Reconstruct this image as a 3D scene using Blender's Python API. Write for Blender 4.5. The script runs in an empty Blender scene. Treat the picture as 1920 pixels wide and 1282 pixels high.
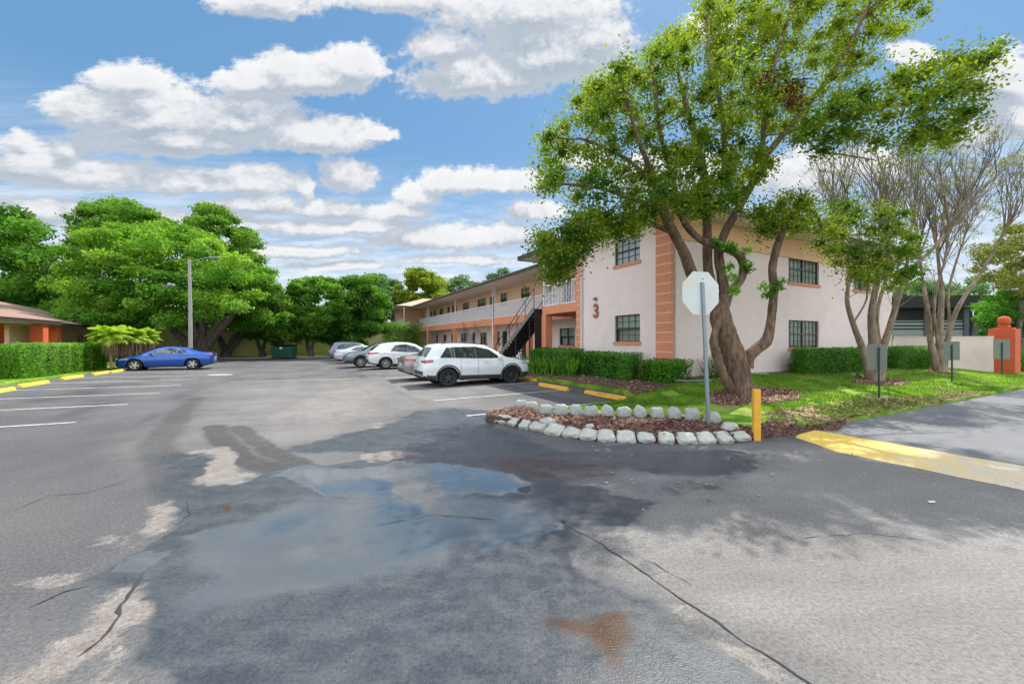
import bpy, bmesh, math, random
import numpy as np
from mathutils import Vector, Matrix, geometry
random.seed(7); rng = np.random.default_rng(11)
R = math.radians
SC = bpy.context.scene; COL = SC.collection
# ------------------------------------------------------------------ camera
FPX, CX, CY, EYE = 748.0, 960.0, 641.0, 1.75
cam_d = bpy.data.cameras.new('camera'); cam = bpy.data.objects.new('camera', cam_d); COL.objects.link(cam)
cam.location = (0, 0, EYE); cam.rotation_euler = (R(90), 0, 0)
cam_d.sensor_width = 36; cam_d.lens = 36*FPX/1920; cam_d.clip_start = .05; cam_d.clip_end = 9000
SC.camera = cam
# ------------------------------------------------------------------ light
SUN_EL, SUN_AZ = R(54), math.atan2(.50, .87)          # azimuth from +Y towards +X
sun_d = bpy.data.lights.new('sun', 'SUN'); sun = bpy.data.objects.new('sun', sun_d); COL.objects.link(sun)
sun_d.energy = 3.4; sun_d.angle = R(.5); sun_d.color = (1, .95, .87)
sdir = Vector((math.sin(SUN_AZ)*math.cos(SUN_EL), math.cos(SUN_AZ)*math.cos(SUN_EL), math.sin(SUN_EL)))
sun.rotation_euler = sdir.to_track_quat('Z', 'Y').to_euler()
sun.location = (20, 40, 60)
SKY_STRENGTH = .15
SC.view_settings.view_transform = 'Standard'; SC.view_settings.look = 'None'
SC.view_settings.exposure = .85; SC.view_settings.gamma = 1; SC.view_settings.use_curve_mapping = False
SC.render.engine = 'CYCLES'
# ------------------------------------------------------------------ node helper
class NT:
    def __init__(s, tree): s.t = tree; s.n = tree.nodes; s.l = tree.links
    def node(s, typ, **kw):
        n = s.n.new(typ)
        for k, v in kw.items(): setattr(n, k, v)
        return n
    def put(s, sock, v):
        if v is None: return
        if isinstance(v, bpy.types.NodeSocket): s.l.new(v, sock)
        else:
            if isinstance(v, (tuple, list)) and len(v) == 3 and sock.type == 'RGBA': v = (*v, 1)
            sock.default_value = v
    def m(s, op, a, b=None, c=None, clamp=False):
        n = s.node('ShaderNodeMath', operation=op, use_clamp=clamp)
        s.put(n.inputs[0], a); s.put(n.inputs[1], b); s.put(n.inputs[2], c); return n.outputs[0]
    def vm(s, op, a, b=None, sc=None):
        n = s.node('ShaderNodeVectorMath', operation=op)
        s.put(n.inputs[0], a); s.put(n.inputs[1], b)
        if sc is not None: s.put(n.inputs['Scale'], sc)
        return n.outputs['Value'] if op in ('LENGTH', 'DOT_PRODUCT', 'DISTANCE') else n.outputs[0]
    def mix(s, f, a, b):
        n = s.node('ShaderNodeMix', data_type='RGBA'); s.put(n.inputs[0], f); s.put(n.inputs[6], a); s.put(n.inputs[7], b); return n.outputs[2]
    def noise(s, vec, scale, detail=4, rough=.55, dist=0, color=False):
        n = s.node('ShaderNodeTexNoise'); s.put(n.inputs['Vector'], vec); n.inputs['Scale'].default_value = scale
        n.inputs['Detail'].default_value = detail; n.inputs['Roughness'].default_value = rough; n.inputs['Distortion'].default_value = dist
        return n.outputs[1] if color else n.outputs[0]
    def ss(s, x, lo, hi, a=0., b=1.):
        n = s.node('ShaderNodeMapRange', interpolation_type='SMOOTHSTEP'); s.put(n.inputs[0], x)
        for i, v in enumerate((lo, hi, a, b)): s.put(n.inputs[i+1], v)
        return n.outputs[0]
    def lin(s, x, lo, hi, a=0., b=1.):
        n = s.node('ShaderNodeMapRange'); s.put(n.inputs[0], x)
        for i, v in enumerate((lo, hi, a, b)): s.put(n.inputs[i+1], v)
        return n.outputs[0]
    def xyz(s, v):
        n = s.node('ShaderNodeSeparateXYZ'); s.put(n.inputs[0], v); return n.outputs
    def comb(s, x, y, z):
        n = s.node('ShaderNodeCombineXYZ'); s.put(n.inputs[0], x); s.put(n.inputs[1], y); s.put(n.inputs[2], z); return n.outputs[0]
# ------------------------------------------------------------------ sky with cumulus clouds, laid out by azimuth and elevation
def pix_dir(px, py):
    return math.atan2(px-CX, FPX), (CY-py)/FPX
CLOUDS = [  # centre and half size, in the photograph's pixels turned into angles just below
 (255,158,85,42),(175,215,100,52),(290,225,150,72),(440,228,150,62),(590,262,140,48),(330,268,200,40),(700,255,50,14),
 (580,152,150,52),(655,130,75,48),(470,158,75,38),(540,135,60,40),
 (900,150,150,66),(1030,110,160,88),(835,92,80,44),(1110,80,90,70),
 (505,8,105,48),(760,2,140,44),(985,28,190,66),(250,-30,120,30),
 (55,312,90,52),(35,268,42,26),(115,285,36,34),(180,335,150,42),(330,342,110,30),
 (470,342,120,38),(650,335,58,40),(574,360,18,24),
 (778,372,50,36),(900,345,115,36),(830,345,46,34),(745,400,70,26),(975,345,60,30),
 (585,430,105,24),(815,452,110,36),(940,448,80,28),(620,395,90,22),(470,388,90,26),
 (1880,165,75,75),(1905,235,80,50),(1800,260,70,46),(1500,340,110,60),(1600,320,80,40),(1720,110,60,34),(1330,60,60,40),(1250,330,110,50),(1100,300,60,30),
 (60,400,180,30),(250,415,170,26),(420,425,110,22),(700,425,70,20),(560,475,160,16),(860,492,120,14),(640,500,110,12),(1000,400,60,26)]
def build_world():
    w = bpy.data.worlds.new('World'); SC.world = w; w.use_nodes = True
    T = NT(w.node_tree); T.n.clear()
    g = bpy.data.node_groups.new('cloud_field', 'ShaderNodeTree')
    g.interface.new_socket('Vector', in_out='INPUT', socket_type='NodeSocketVector')
    g.interface.new_socket('Field', in_out='OUTPUT', socket_type='NodeSocketFloat')
    G = NT(g); gi = G.node('NodeGroupInput'); go = G.node('NodeGroupOutput')
    v = gi.outputs[0]                                   # (azimuth, elevation, 0)
    warp = G.noise(v, 7, 3, .5, color=True)
    wv = G.vm('MULTIPLY', G.vm('SUBTRACT', warp, (.5, .5, .5)), (.055, .035, 0))
    warp2 = G.noise(v, 26, 3, .6, color=True)
    wv2 = G.vm('MULTIPLY', G.vm('SUBTRACT', warp2, (.5, .5, .5)), (.030, .024, 0))
    pv = G.vm('ADD', G.vm('ADD', v, wv), wv2)
    acc = None
    for (cx, cy, rx, ry) in CLOUDS:
        a, e = pix_dir(cx, cy)
        ra = abs(pix_dir(cx+rx, cy)[0]-pix_dir(cx-rx, cy)[0])/2; re = abs(pix_dir(cx, cy-ry)[1]-pix_dir(cx, cy+ry)[1])/2
        dlt = G.vm('MULTIPLY', G.vm('SUBTRACT', pv, (a, e, 0)), (1/ra/1.2, 1/re/1.25, 0))
        dlt = G.vm('ADD', dlt, G.vm('MULTIPLY', G.vm('MINIMUM', dlt, (0, 0, 0)), (0, .8, 0)))   # flat bases
        f = G.m('SUBTRACT', 1., G.vm('LENGTH', dlt))
        acc = f if acc is None else G.m('SMOOTH_MAX', acc, f, .22)
    # loose cumulus all round, kept off the part the list above lays out
    x, y, z = G.xyz(v)
    back = G.ss(G.m('ABSOLUTE', x), .95, 1.3)
    high = G.ss(y, .95, 1.25)
    fb = G.noise(G.vm('MULTIPLY', v, (1.6, 3.2, 1)), 1.5, 3, .5)
    f2 = G.m('SUBTRACT', G.m('MULTIPLY', fb, 3.2), 1.25)
    f2 = G.m('SUBTRACT', f2, G.m('MULTIPLY', G.m('SUBTRACT', 1., G.m('MAXIMUM', back, high)), 4.))
    acc = G.m('MAXIMUM', acc, f2)
    d1 = G.noise(v, 12, 8, .66); d2 = G.noise(v, 44, 6, .65)
    fld = G.m('ADD', G.m('ADD', acc, G.m('MULTIPLY', G.m('SUBTRACT', d1, .5), 1.15)), G.m('MULTIPLY', G.m('SUBTRACT', d2, .5), .75))
    G.l.new(fld, go.inputs[0])
    tc = T.node('ShaderNodeTexCoord'); d = T.vm('NORMALIZE', tc.outputs['Generated'])
    x, y, z = T.xyz(d)
    az = T.m('ARCTAN2', x, y); el = T.m('ARCSINE', z)
    def field(v):
        n = T.node('ShaderNodeGroup'); n.node_tree = g; T.l.new(v, n.inputs[0]); return n.outputs[0]
    lay = T.m('DIVIDE', z, T.m('MAXIMUM', y, .4))         # height on a layer whose bases run level
    p0 = T.comb(az, lay, 0.); f0 = field(p0)
    f1 = field(T.comb(T.m('ADD', az, .006), T.m('ADD', lay, .024), 0.))
    f3 = field(T.comb(T.m('ADD', az, .015), T.m('ADD', lay, .08), 0.))
    sky = T.node('ShaderNodeTexSky', sky_type='NISHITA'); sky.sun_disc = False
    sky.sun_elevation = SUN_EL; sky.sun_rotation = SUN_AZ; sky.altitude = 0; sky.air_density = 1.0; sky.dust_density = .4; sky.ozone_density = 2.2
    alpha = T.ss(f0, .02, .36)
    relief = T.m('ADD', T.m('MULTIPLY', T.m('SUBTRACT', f0, f1), .85), T.m('MULTIPLY', T.m('SUBTRACT', f0, f3), .66))
    shade = T.ss(relief, -.25, .78)
    edge = T.ss(f0, .9, .1)                               # thin rims pass more light
    shade = T.m('ADD', T.m('MULTIPLY', shade, .8), T.m('MULTIPLY', edge, .22), clamp=True)
    K = 1/SKY_STRENGTH
    # clouds out of view are made far brighter than those in view, as fill light
    gain = T.m('MULTIPLY', T.lin(T.m('ABSOLUTE', az), .95, 1.8, 1., 3.0), T.lin(el, .72, 1.1, 1., 1.35))  # unseen side and overhead clouds boosted to fill the shaded walls
    ccol = T.mix(shade, tuple(K*c for c in CLOUD_DARK), tuple(K*c for c in CLOUD_LIGHT))
    ccol = T.vm('SCALE', ccol, sc=gain)
    # thin layered cloud and pale air low down
    streak = T.noise(T.vm('MULTIPLY', p0, (2.2, 13, 1)), 2.4, 6, .55)
    low = T.m('MULTIPLY', T.ss(el, .46, .10), T.ss(streak, .22, .52))
    lowc = T.mix(T.ss(T.noise(T.vm('MULTIPLY', p0, (3, 16, 1)), 3.1, 5, .55), .35, .68), tuple(K*c for c in (.34, .40, .48)), tuple(K*c for c in (.54, .58, .63)))
    skyc = T.mix(SKY_TINT_F, sky.outputs[0], tuple(K*c for c in SKY_BLUE))
    c = T.mix(T.m('MULTIPLY', low, .85), skyc, lowc)
    c = T.mix(T.m('MULTIPLY', T.ss(el, .26, .02), .75), c, tuple(K*q for q in (.44, .48, .53)))
    c = T.mix(alpha, c, ccol)
    c = T.mix(T.ss(el, -.0, -.05), c, tuple(K*q for q in (.18, .18, .16)))
    bg = T.node('ShaderNodeBackground'); bg.inputs[1].default_value = SKY_STRENGTH; T.l.new(c, bg.inputs[0])
    o = T.node('ShaderNodeOutputWorld'); T.l.new(bg.outputs[0], o.inputs[0])
CLOUD_DARK = (.235, .275, .33); CLOUD_LIGHT = (.54, .54, .545); SKY_BLUE = (.058, .162, .288); SKY_TINT_F = .78
build_world()
# ------------------------------------------------------------------ layout frame: u runs along the gable wall, v along the balconies
PH = math.atan2(CX-572, FPX); CU, SU = math.cos(PH), math.sin(PH)
C0 = np.array([5.42, 13.60])
def uv(u, v): return (C0[0]+u*CU-v*SU, C0[1]+u*SU+v*CU)
def touv(x, y):
    dx, dy = x-C0[0], y-C0[1]; return dx*CU+dy*SU, -dx*SU+dy*CU
def sstep(x, a, b):
    t = np.clip((x-a)/(b-a), 0, 1); return t*t*(3-2*t)
TERR = [(-2.0,52),(-2.0,.15),(-2.25,-.45),(-2.8,-.95),(-3.8,-1.25),(-5.0,-1.40),(-6.1,-1.15),(-6.9,-.95),(-7.35,-1.15),(-7.5,-1.6),(-7.2,-2.3),(-6.75,-3.1),(-6.3,-3.8),(-5.8,-4.4),(-5.2,-4.85),(-4.5,-5.12),(-3.9,-5.25),(-2.4,-5.36),(2,-5.36),(8,-5.3),(14,-5.25),(22,-5.2),(32,-5.1),(70,-5.1),(70,52)]
def inpoly(px, py, poly):
    px = np.asarray(px, float); py = np.asarray(py, float); ins = np.zeros(px.shape, bool)
    n = len(poly)
    for i in range(n):
        x1, y1 = poly[i]; x2, y2 = poly[(i+1) % n]
        if y1 == y2: continue
        c = ((y1 > py) != (y2 > py)) & (px < (x2-x1)*(py-y1)/(y2-y1)+x1); ins ^= c
    return ins
def z_lot(u, v): return .07*sstep(u, -10, -2.5)*sstep(v, -2.5, 1) + .05*sstep(-u, 15, 21) + .05*sstep(v, 15, 38)
def z_terr(u, v): return .11 + .37*sstep(u, -3.2, .2)*sstep(v, -5.6, -.6)
def z_left(u, v): return .13 + .15*sstep(-u, 21.5, 26)
def gz(x, y):
    u, v = touv(np.asarray(x, float), np.asarray(y, float))
    z = z_lot(u, v)
    z = np.where(inpoly(u, v, TERR), z_terr(u, v), z)
    z = np.where(u < -21.4, z_left(u, v), z)
    z = np.where((v > 38.6) & (u < -2) & (u >= -21.4), .15, z)
    return z
def G(px, py):                                       # where a line of sight meets the ground
    z = 0.
    for _ in range(60):
        d = FPX*(EYE-z)/(py-CY); x = (px-CX)/FPX*d; z = .6*z+.4*float(gz(x, d))
    return x, d, z
def P(px, py, d): return np.array([(px-CX)/FPX*d, d, EYE+(CY-py)/FPX*d])
# ------------------------------------------------------------------ object helpers
def link(o, parent=None):
    COL.objects.link(o)
    if parent is not None: o.parent = parent
    return o
def tag(o, label=None, cat=None, group=None, kind=None):
    for k, v in (('label', label), ('category', cat), ('group', group), ('kind', kind)):
        if v: o[k] = v
    return o
def thing(name, label, cat, loc=(0,0,0), rz=0, group=None):
    o = bpy.data.objects.new(name, None); o.empty_display_size = .2; link(o); o.location = loc; o.rotation_euler = (0, 0, rz)
    return tag(o, label, cat, group)
def npmesh(name, V, F, mat, parent=None, smooth=False, attrs=None, mats=None, midx=None):
    """V (n,3), F (m,k) array or list of tuples"""
    me = bpy.data.meshes.new(name); V = np.asarray(V, np.float32)
    if isinstance(F, np.ndarray):
        n, k = F.shape
        me.vertices.add(len(V)); me.vertices.foreach_set('co', V.ravel())
        me.loops.add(n*k); me.loops.foreach_set('vertex_index', F.astype(np.int32).ravel())
        me.polygons.add(n); me.polygons.foreach_set('loop_start', np.arange(0, n*k, k, dtype=np.int32))
        me.update(calc_edges=True)
    else:
        me.from_pydata([tuple(map(float, p)) for p in V], [], F)
    if smooth: me.polygons.foreach_set('use_smooth', np.ones(len(me.polygons), bool))
    for mm in (mats or [mat]): me.materials.append(mm)
    if midx is not None: me.polygons.foreach_set('material_index', np.asarray(midx, np.int32))
    for an, (dom, arr) in (attrs or {}).items():
        a = me.attributes.new(an, 'FLOAT', dom); a.data.foreach_set('value', np.asarray(arr, np.float32))
    me.update()
    return link(bpy.data.objects.new(name, me), parent)
class MB:
    """collects simple solids into one mesh"""
    def __init__(s): s.v = []; s.f = []; s.mi = []; s.sm = []
    def add(s, V, F, mi=0, sm=False):
        b = len(s.v); s.v += [tuple(map(float, p)) for p in V]; s.f += [tuple(i+b for i in f) for f in F]; s.mi += [mi]*len(F); s.sm += [sm]*len(F); return s
    def box(s, x0, x1, y0, y1, z0, z1, mi=0, M=None, bev=0):
        if bev:
            bm = bmesh.new(); bmesh.ops.create_cube(bm, size=1)
            for q in bm.verts: q.co = Vector((x0+(q.co.x+.5)*(x1-x0), y0+(q.co.y+.5)*(y1-y0), z0+(q.co.z+.5)*(z1-z0)))
            bmesh.ops.bevel(bm, geom=bm.edges[:], offset=bev, segments=2, affect='EDGES', profile=.5)
            V = [q.co.copy() for q in bm.verts]; bm.verts.index_update(); F = [[q.index for q in f.verts] for f in bm.faces]; bm.free()
        else:
            V = [Vector(p) for p in ((x0,y0,z0),(x1,y0,z0),(x1,y1,z0),(x0,y1,z0),(x0,y0,z1),(x1,y0,z1),(x1,y1,z1),(x0,y1,z1))]
            F = [(0,3,2,1),(4,5,6,7),(0,1,5,4),(1,2,6,5),(2,3,7,6),(3,0,4,7)]
        if M is not None: V = [M @ p for p in V]
        return s.add(V, F, mi)
    def tube(s, pts, rad, seg=8, mi=0, cap=True):
        pts = [Vector(p) for p in pts]; n = len(pts)
        if not hasattr(rad, '__len__'): rad = [rad]*n
        t0 = (pts[1]-pts[0]).normalized(); a = t0.orthogonal().normalized(); V = []; F = []
        for i, p in enumerate(pts):
            t = (pts[min(i+1, n-1)]-pts[max(i-1, 0)]).normalized(); a = (a-t*a.dot(t)).normalized(); b = t.cross(a)
            for k in range(seg):
                an = 2*math.pi*k/seg; V.append(p+(a*math.cos(an)+b*math.sin(an))*rad[i])
        for i in range(n-1):
            for k in range(seg):
                k2 = (k+1) % seg; F.append((i*seg+k, i*seg+k2, (i+1)*seg+k2, (i+1)*seg+k))
        s.add(V, F, mi, True)
        if cap:
            s.add(V[:seg][::-1], [tuple(range(seg))], mi); s.add(V[-seg:], [tuple(range(seg))], mi)
        return s
    def lathe(s, prof, seg=24, mi=0, M=None):
        V = []; F = []; n = len(prof)
        for k in range(seg):
            an = 2*math.pi*k/seg
            for r, z in prof: V.append(Vector((r*math.cos(an), r*math.sin(an), z)))
        for k in range(seg):
            k2 = (k+1) % seg
            for i in range(n-1): F.append((k*n+i, k2*n+i, k2*n+i+1, k*n+i+1))
        if M is not None: V = [M @ p for p in V]
        return s.add(V, F, mi, True)
    def build(s, name, mats, parent=None, smooth=None):
        me = bpy.data.meshes.new(name); me.from_pydata(s.v, [], s.f)
        for m_ in (mats if isinstance(mats, (list, tuple)) else [mats]): me.materials.append(m_)
        me.polygons.foreach_set('material_index', s.mi); me.polygons.foreach_set('use_smooth', s.sm if smooth is None else [smooth]*len(s.f)); me.update()
        return link(bpy.data.objects.new(name, me), parent)
def box(name, x0, x1, y0, y1, z0, z1, mat, parent=None, bev=0): return MB().box(x0, x1, y0, y1, z0, z1, bev=bev).build(name, mat, parent)
def dup(o, parent=None):
    c = o.copy(); link(c)
    if parent is not None: c.parent = parent
    for ch in list(o.children): dup(ch, c)
    return c
# ------------------------------------------------------------------ materials
def newmat(name):
    m = bpy.data.materials.new(name); m.use_nodes = True; T = NT(m.node_tree); b = T.n['Principled BSDF']
    return m, T, b
def mat(name, col, rough=.7, var=.12, scale=6, bump=0, bscale=60, metal=0, coat=0, spec=.5, dirt=None, dirt_amt=.5, dscale=1.5, em=None):
    m, T, b = newmat(name); tc = T.node('ShaderNodeTexCoord').outputs['Object']
    n1 = T.noise(tc, scale, 5, .6)
    f = T.lin(n1, .25, .75, 1-var, 1+var)
    c = T.vm('SCALE', tuple(col), sc=f)
    if dirt is not None:
        dn = T.ss(T.noise(tc, dscale, 6, .65, .4), .48, .72); c = T.mix(T.m('MULTIPLY', dn, dirt_amt), c, dirt)
    T.put(b.inputs['Base Color'], c)
    T.put(b.inputs['Roughness'], T.lin(n1, .3, .7, max(rough-.06, .02), min(rough+.06, 1)))
    b.inputs['Metallic'].default_value = metal; b.inputs['Coat Weight'].default_value = coat; b.inputs['Coat Roughness'].default_value = .04
    b.inputs['Specular IOR Level'].default_value = spec
    if bump:
        bn = T.node('ShaderNodeBump'); bn.inputs['Strength'].default_value = bump; bn.inputs['Distance'].default_value = .01
        T.l.new(T.noise(tc, bscale, 4, .6), bn.inputs['Height']); T.l.new(bn.outputs[0], b.inputs['Normal'])
    return m
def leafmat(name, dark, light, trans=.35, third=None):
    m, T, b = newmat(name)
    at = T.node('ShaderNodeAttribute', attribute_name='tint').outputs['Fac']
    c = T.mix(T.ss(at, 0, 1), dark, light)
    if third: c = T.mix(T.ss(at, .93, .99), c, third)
    T.put(b.inputs['Base Color'], c); b.inputs['Roughness'].default_value = .62; b.inputs['Specular IOR Level'].default_value = .2
    tr = T.node('ShaderNodeBsdfTranslucent'); T.put(tr.inputs[0], T.vm('MULTIPLY', c, (1.25, 1.35, .6)))
    mx = T.node('ShaderNodeMixShader'); mx.inputs[0].default_value = trans
    T.l.new(b.outputs[0], mx.inputs[1]); T.l.new(tr.outputs[0], mx.inputs[2])
    T.l.new(mx.outputs[0], T.n['Material Output'].inputs[0]); return m
def barkmat(name, a, b_, scale=5, stretch=(1,1,.25), bump=.6):
    m, T, b = newmat(name); tc = T.node('ShaderNodeTexCoord').outputs['Object']
    v = T.vm('MULTIPLY', tc, stretch); n = T.noise(v, scale*3, 8, .65, .6); n2 = T.noise(tc, scale*.4, 3)
    c = T.mix(T.ss(n, .3, .7), a, b_); c = T.vm('SCALE', c, sc=T.lin(n2, .3, .7, .75, 1.2)); T.put(b.inputs['Base Color'], c)
    b.inputs['Roughness'].default_value = .9
    bn = T.node('ShaderNodeBump'); bn.inputs['Strength'].default_value = bump; bn.inputs['Distance'].default_value = .03
    T.l.new(n, bn.inputs['Height']); T.l.new(bn.outputs[0], b.inputs['Normal']); return m
def glassmat(name, col=(.02,.03,.035), rough=.04):
    m, T, b = newmat(name); T.put(b.inputs['Base Color'], col); b.inputs['Roughness'].default_value = rough; b.inputs['Specular IOR Level'].default_value = .9
    b.inputs['IOR'].default_value = 1.55; return m
M = {}
M['pink'] = mat('pink_stucco', (.86,.705,.655), .9, .05, 2.5, .35, 90, dirt=(.66,.54,.50), dirt_amt=.35, dscale=.5)
M['peach'] = mat('peach_and_shaded_pink_stucco', (.86,.58,.42), .9, .06, 2, .3, 90)  # low houses' own peach; on balcony walls, orange-tinted shade painted over the pink
M['orange'] = mat('orange_paint', (.72,.275,.145), .8, .1, 3, .25, 80, dirt=(.45,.2,.12), dirt_amt=.4)
M['band'] = mat('cream_joint', (.78,.50,.38), .85, .05)
M['eave_shade_band'] = mat('tan_eave_shade', (.82,.50,.28), .85, .08, 2)  # orange-tinted shade under the eave, put into a flat colour
M['soffit'] = mat('soffit_paint', (.74,.57,.52), .8, .06)
M['fascia'] = mat('brown_fascia', (.055,.042,.04), .6, .15)
M['shingle'] = mat('light_shingles', (.42,.31,.22), .9, .25, 14, .5, 30)
M['shingle_brown'] = mat('brown_shingles', (.27,.165,.13), .9, .22, 12, .5, 30)
M['white'] = mat('white_paint', (.76,.73,.76), .6, .05, 4)
M['frame_dark'] = mat('dark_window_frame', (.03,.032,.035), .4, .1)
M['frame_bronze'] = mat('bronze_window_frame', (.07,.06,.05), .45, .1)
M['blind'] = mat('window_blinds', (.75,.72,.62), .8, .1, 3)
M['glass'] = glassmat('window_glass', (.05,.06,.06))
M['glass_sky'] = glassmat('upper_window_glass', (.30,.34,.36), .12)
M['door_dark'] = mat('dark_door', (.025,.02,.018), .5)
M['steel_black'] = mat('black_steel', (.018,.016,.018), .45, .2)
M['steel_grey'] = mat('grey_steel', (.22,.225,.22), .5, .15, metal=.3)
M['galv'] = mat('galvanised_post', (.24,.29,.32), .45, .15, 8, metal=.35)
M['signback'] = mat('sign_back', (.62,.66,.62), .5, .06, 3, dirt=(.70,.52,.26), dirt_amt=.8, dscale=1.6)
M['yellow'] = mat('yellow_paint', (.78,.40,.035), .7, .12, 8, .3, 60, dirt=(.45,.28,.1), dirt_amt=.45, dscale=5)
M['yellow_bright'] = mat('bright_yellow_paint', (.80,.58,.05), .7, .12, 8, .3, 60, dirt=(.45,.38,.2), dirt_amt=.4, dscale=5)
M['stone'] = mat('painted_stone', (.45,.44,.39), .85, .2, 9, .9, 28, dirt=(.16,.15,.12), dirt_amt=.9, dscale=6)
M['stone2'] = mat('grey_stone', (.36,.37,.34), .9, .25, 9, .9, 24, dirt=(.16,.17,.12), dirt_amt=.6, dscale=5)
M['post_green'] = mat('green_post', (.012,.04,.028), .5)
M['signgrey'] = mat('weathered_sign_back', (.17,.19,.15), .6, .1, 5)
M['black'] = mat('black_paint', (.012,.012,.012), .5)
M['wall_yellow'] = mat('ochre_wall', (.66,.57,.30), .9, .1, .6, .2, 40)
M['pillar'] = mat('pillar_orange', (.62,.115,.045), .8, .1, 3, .25, 60)
M['concrete'] = mat('concrete', (.40,.38,.35), .9, .1, 3, .3, 50)
M['bark_main'] = barkmat('rough_brown_bark', (.065,.040,.028), (.25,.155,.10), 4.2, (1,1,.22), 1.0)
M['bark_grey'] = barkmat('grey_bark', (.07,.055,.045), (.20,.165,.135), 2)
M['bark_myrtle'] = barkmat('smooth_tan_bark', (.15,.105,.07), (.34,.26,.185), 1.6, (1,1,.5), .15)
M['twig'] = barkmat('grey_twig', (.12,.10,.08), (.27,.235,.19), 3, (1,1,1), .1)
M['leaf_main'] = leafmat('leaf_oak', (.035,.105,.010), (.34,.41,.035), .48)
M['leaf_red'] = leafmat('leaf_dead', (.10,.018,.012), (.22,.05,.03), .2)
M['leaf_big'] = leafmat('leaf_bright', (.06,.20,.018), (.28,.45,.055), .52)
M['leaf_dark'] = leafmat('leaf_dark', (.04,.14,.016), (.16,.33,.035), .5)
M['leaf_mid'] = leafmat('leaf_mid', (.055,.17,.018), (.24,.39,.055), .5)
M['leaf_yellow'] = leafmat('leaf_yellowgreen', (.09,.18,.012), (.34,.40,.03), .4)
M['leaf_haze'] = leafmat('leaf_hazed', (.07,.16,.07), (.18,.29,.12), .35)  # distance haze put into the leaf colour
M['leaf_myrtle'] = leafmat('leaf_olive', (.10,.13,.02), (.33,.34,.06), .35)
M['leaf_palm'] = leafmat('leaf_palm', (.18,.32,.02), (.50,.62,.07), .45)
M['leaf_hedge'] = leafmat('leaf_hedge', (.03,.13,.014), (.16,.38,.045), .4)
M['leaf_hedge_light'] = leafmat('leaf_hedge_light', (.05,.18,.010), (.24,.46,.05), .4)
M['skirt'] = mat('dry_palm_fibre', (.34,.20,.12), .95, .35, 20, .5, 30)
M['hedge_core'] = mat('hedge_twigs', (.05,.045,.025), .95, .3, 8)
# ================================================================== GROUND
def vnoise(x, y, s, seed=0, octv=4, gain=.5):
    out = np.zeros(np.shape(x)); amp = 1.; tot = 0.
    for o in range(octv):
        r2 = np.random.default_rng(seed*17+o); tab = r2.random((256, 256))
        fx, fy = x*s, y*s; ix, iy = np.floor(fx).astype(int), np.floor(fy).astype(int); tx, ty = fx-ix, fy-iy
        tx = tx*tx*(3-2*tx); ty = ty*ty*(3-2*ty)
        a = tab[ix % 256, iy % 256]; b = tab[(ix+1) % 256, iy % 256]; c = tab[ix % 256, (iy+1) % 256]; d = tab[(ix+1) % 256, (iy+1) % 256]
        out += amp*((a*(1-tx)+b*tx)*(1-ty)+(c*(1-tx)+d*tx)*ty); tot += amp; amp *= gain; s *= 2.03
    return out/tot
def segdist(x, y, p, q):
    dx, dy = q[0]-p[0], q[1]-p[1]; t = np.clip(((x-p[0])*dx+(y-p[1])*dy)/(dx*dx+dy*dy+1e-9), 0, 1)
    return np.hypot(x-p[0]-t*dx, y-p[1]-t*dy)
def flat(px, py):
    d = FPX*EYE/(py-CY); return (px-CX)/FPX*d, d
def pfield(x, y, pts, soft):
    """1 inside an outline on the ground, fading over soft metres"""
    poly = [flat(*p) for p in pts]; bx = [p[0] for p in poly]; by = [p[1] for p in poly]
    out = np.zeros(x.shape); s = (x > min(bx)-soft*2) & (x < max(bx)+soft*2) & (y > min(by)-soft*2) & (y < max(by)+soft*2)
    xs, ys = x[s], y[s]; d = np.full(xs.shape, 1e9)
    for i in range(len(poly)): d = np.minimum(d, segdist(xs, ys, poly[i], poly[(i+1) % len(poly)]))
    ins = inpoly(xs, ys, poly); sd = np.where(ins, d, -d); out[s] = np.clip(.5+sd/soft/2, 0, 1); return out
def lfield(x, y, pts, width, soft):
    pl = [flat(*p) for p in pts]; d = np.full(x.shape, 1e9)
    for i in range(len(pl)-1): d = np.minimum(d, segdist(x, y, pl[i], pl[i+1]))
    return np.clip(1-(d-width)/soft, 0, 1)
def grow(a, b, step, k):
    out = [a]; s = step
    while out[-1] < b: out.append(out[-1]+s); s *= k
    return out
xs = np.array(sorted(set([-v for v in grow(8, 130, .06, 1.10)] + list(np.arange(-8, 8.01, .045)) + grow(8, 130, .06, 1.10))))
ys = np.array(sorted(set([1.5-v for v in grow(0, 60, .08, 1.2)] + list(np.arange(1.5, 9.5, .035)) + list(np.arange(9.5, 18, .08)) + grow(18, 90, .12, 1.10))))
XX, YY = np.meshgrid(xs, ys); U_, V_ = touv(XX, YY)
ZZ = z_lot(U_, V_)
n1 = vnoise(XX, YY, .9, 1); n2 = vnoise(XX, YY, 3.1, 2); nw = (n1-.5)*.75+(n2-.5)*.7
XR, YR = XX, YY; dist = np.hypot(XX, YY)
wamp = np.clip(dist/6, .35, 1.6)                        # ragged, wind and water worn outlines
XX = XX+((vnoise(XR, YR, 1.1, 21, 5, .6)-.5)*.75+(vnoise(XR, YR, 5.5, 22, 4, .6)-.5)*.28)*wamp; YY = YY+((vnoise(XR, YR, 1.3, 23, 5, .6)-.5)*.55+(vnoise(XR, YR, 6.5, 24, 4, .6)-.5)*.22)*wamp
streak = vnoise(XR*.45+YR*.10, YR*4.0-XR*.5, 1., 31, 5, .6); streak2 = vnoise(U_*2.6, V_*.22, 1., 33, 5, .6)
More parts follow.
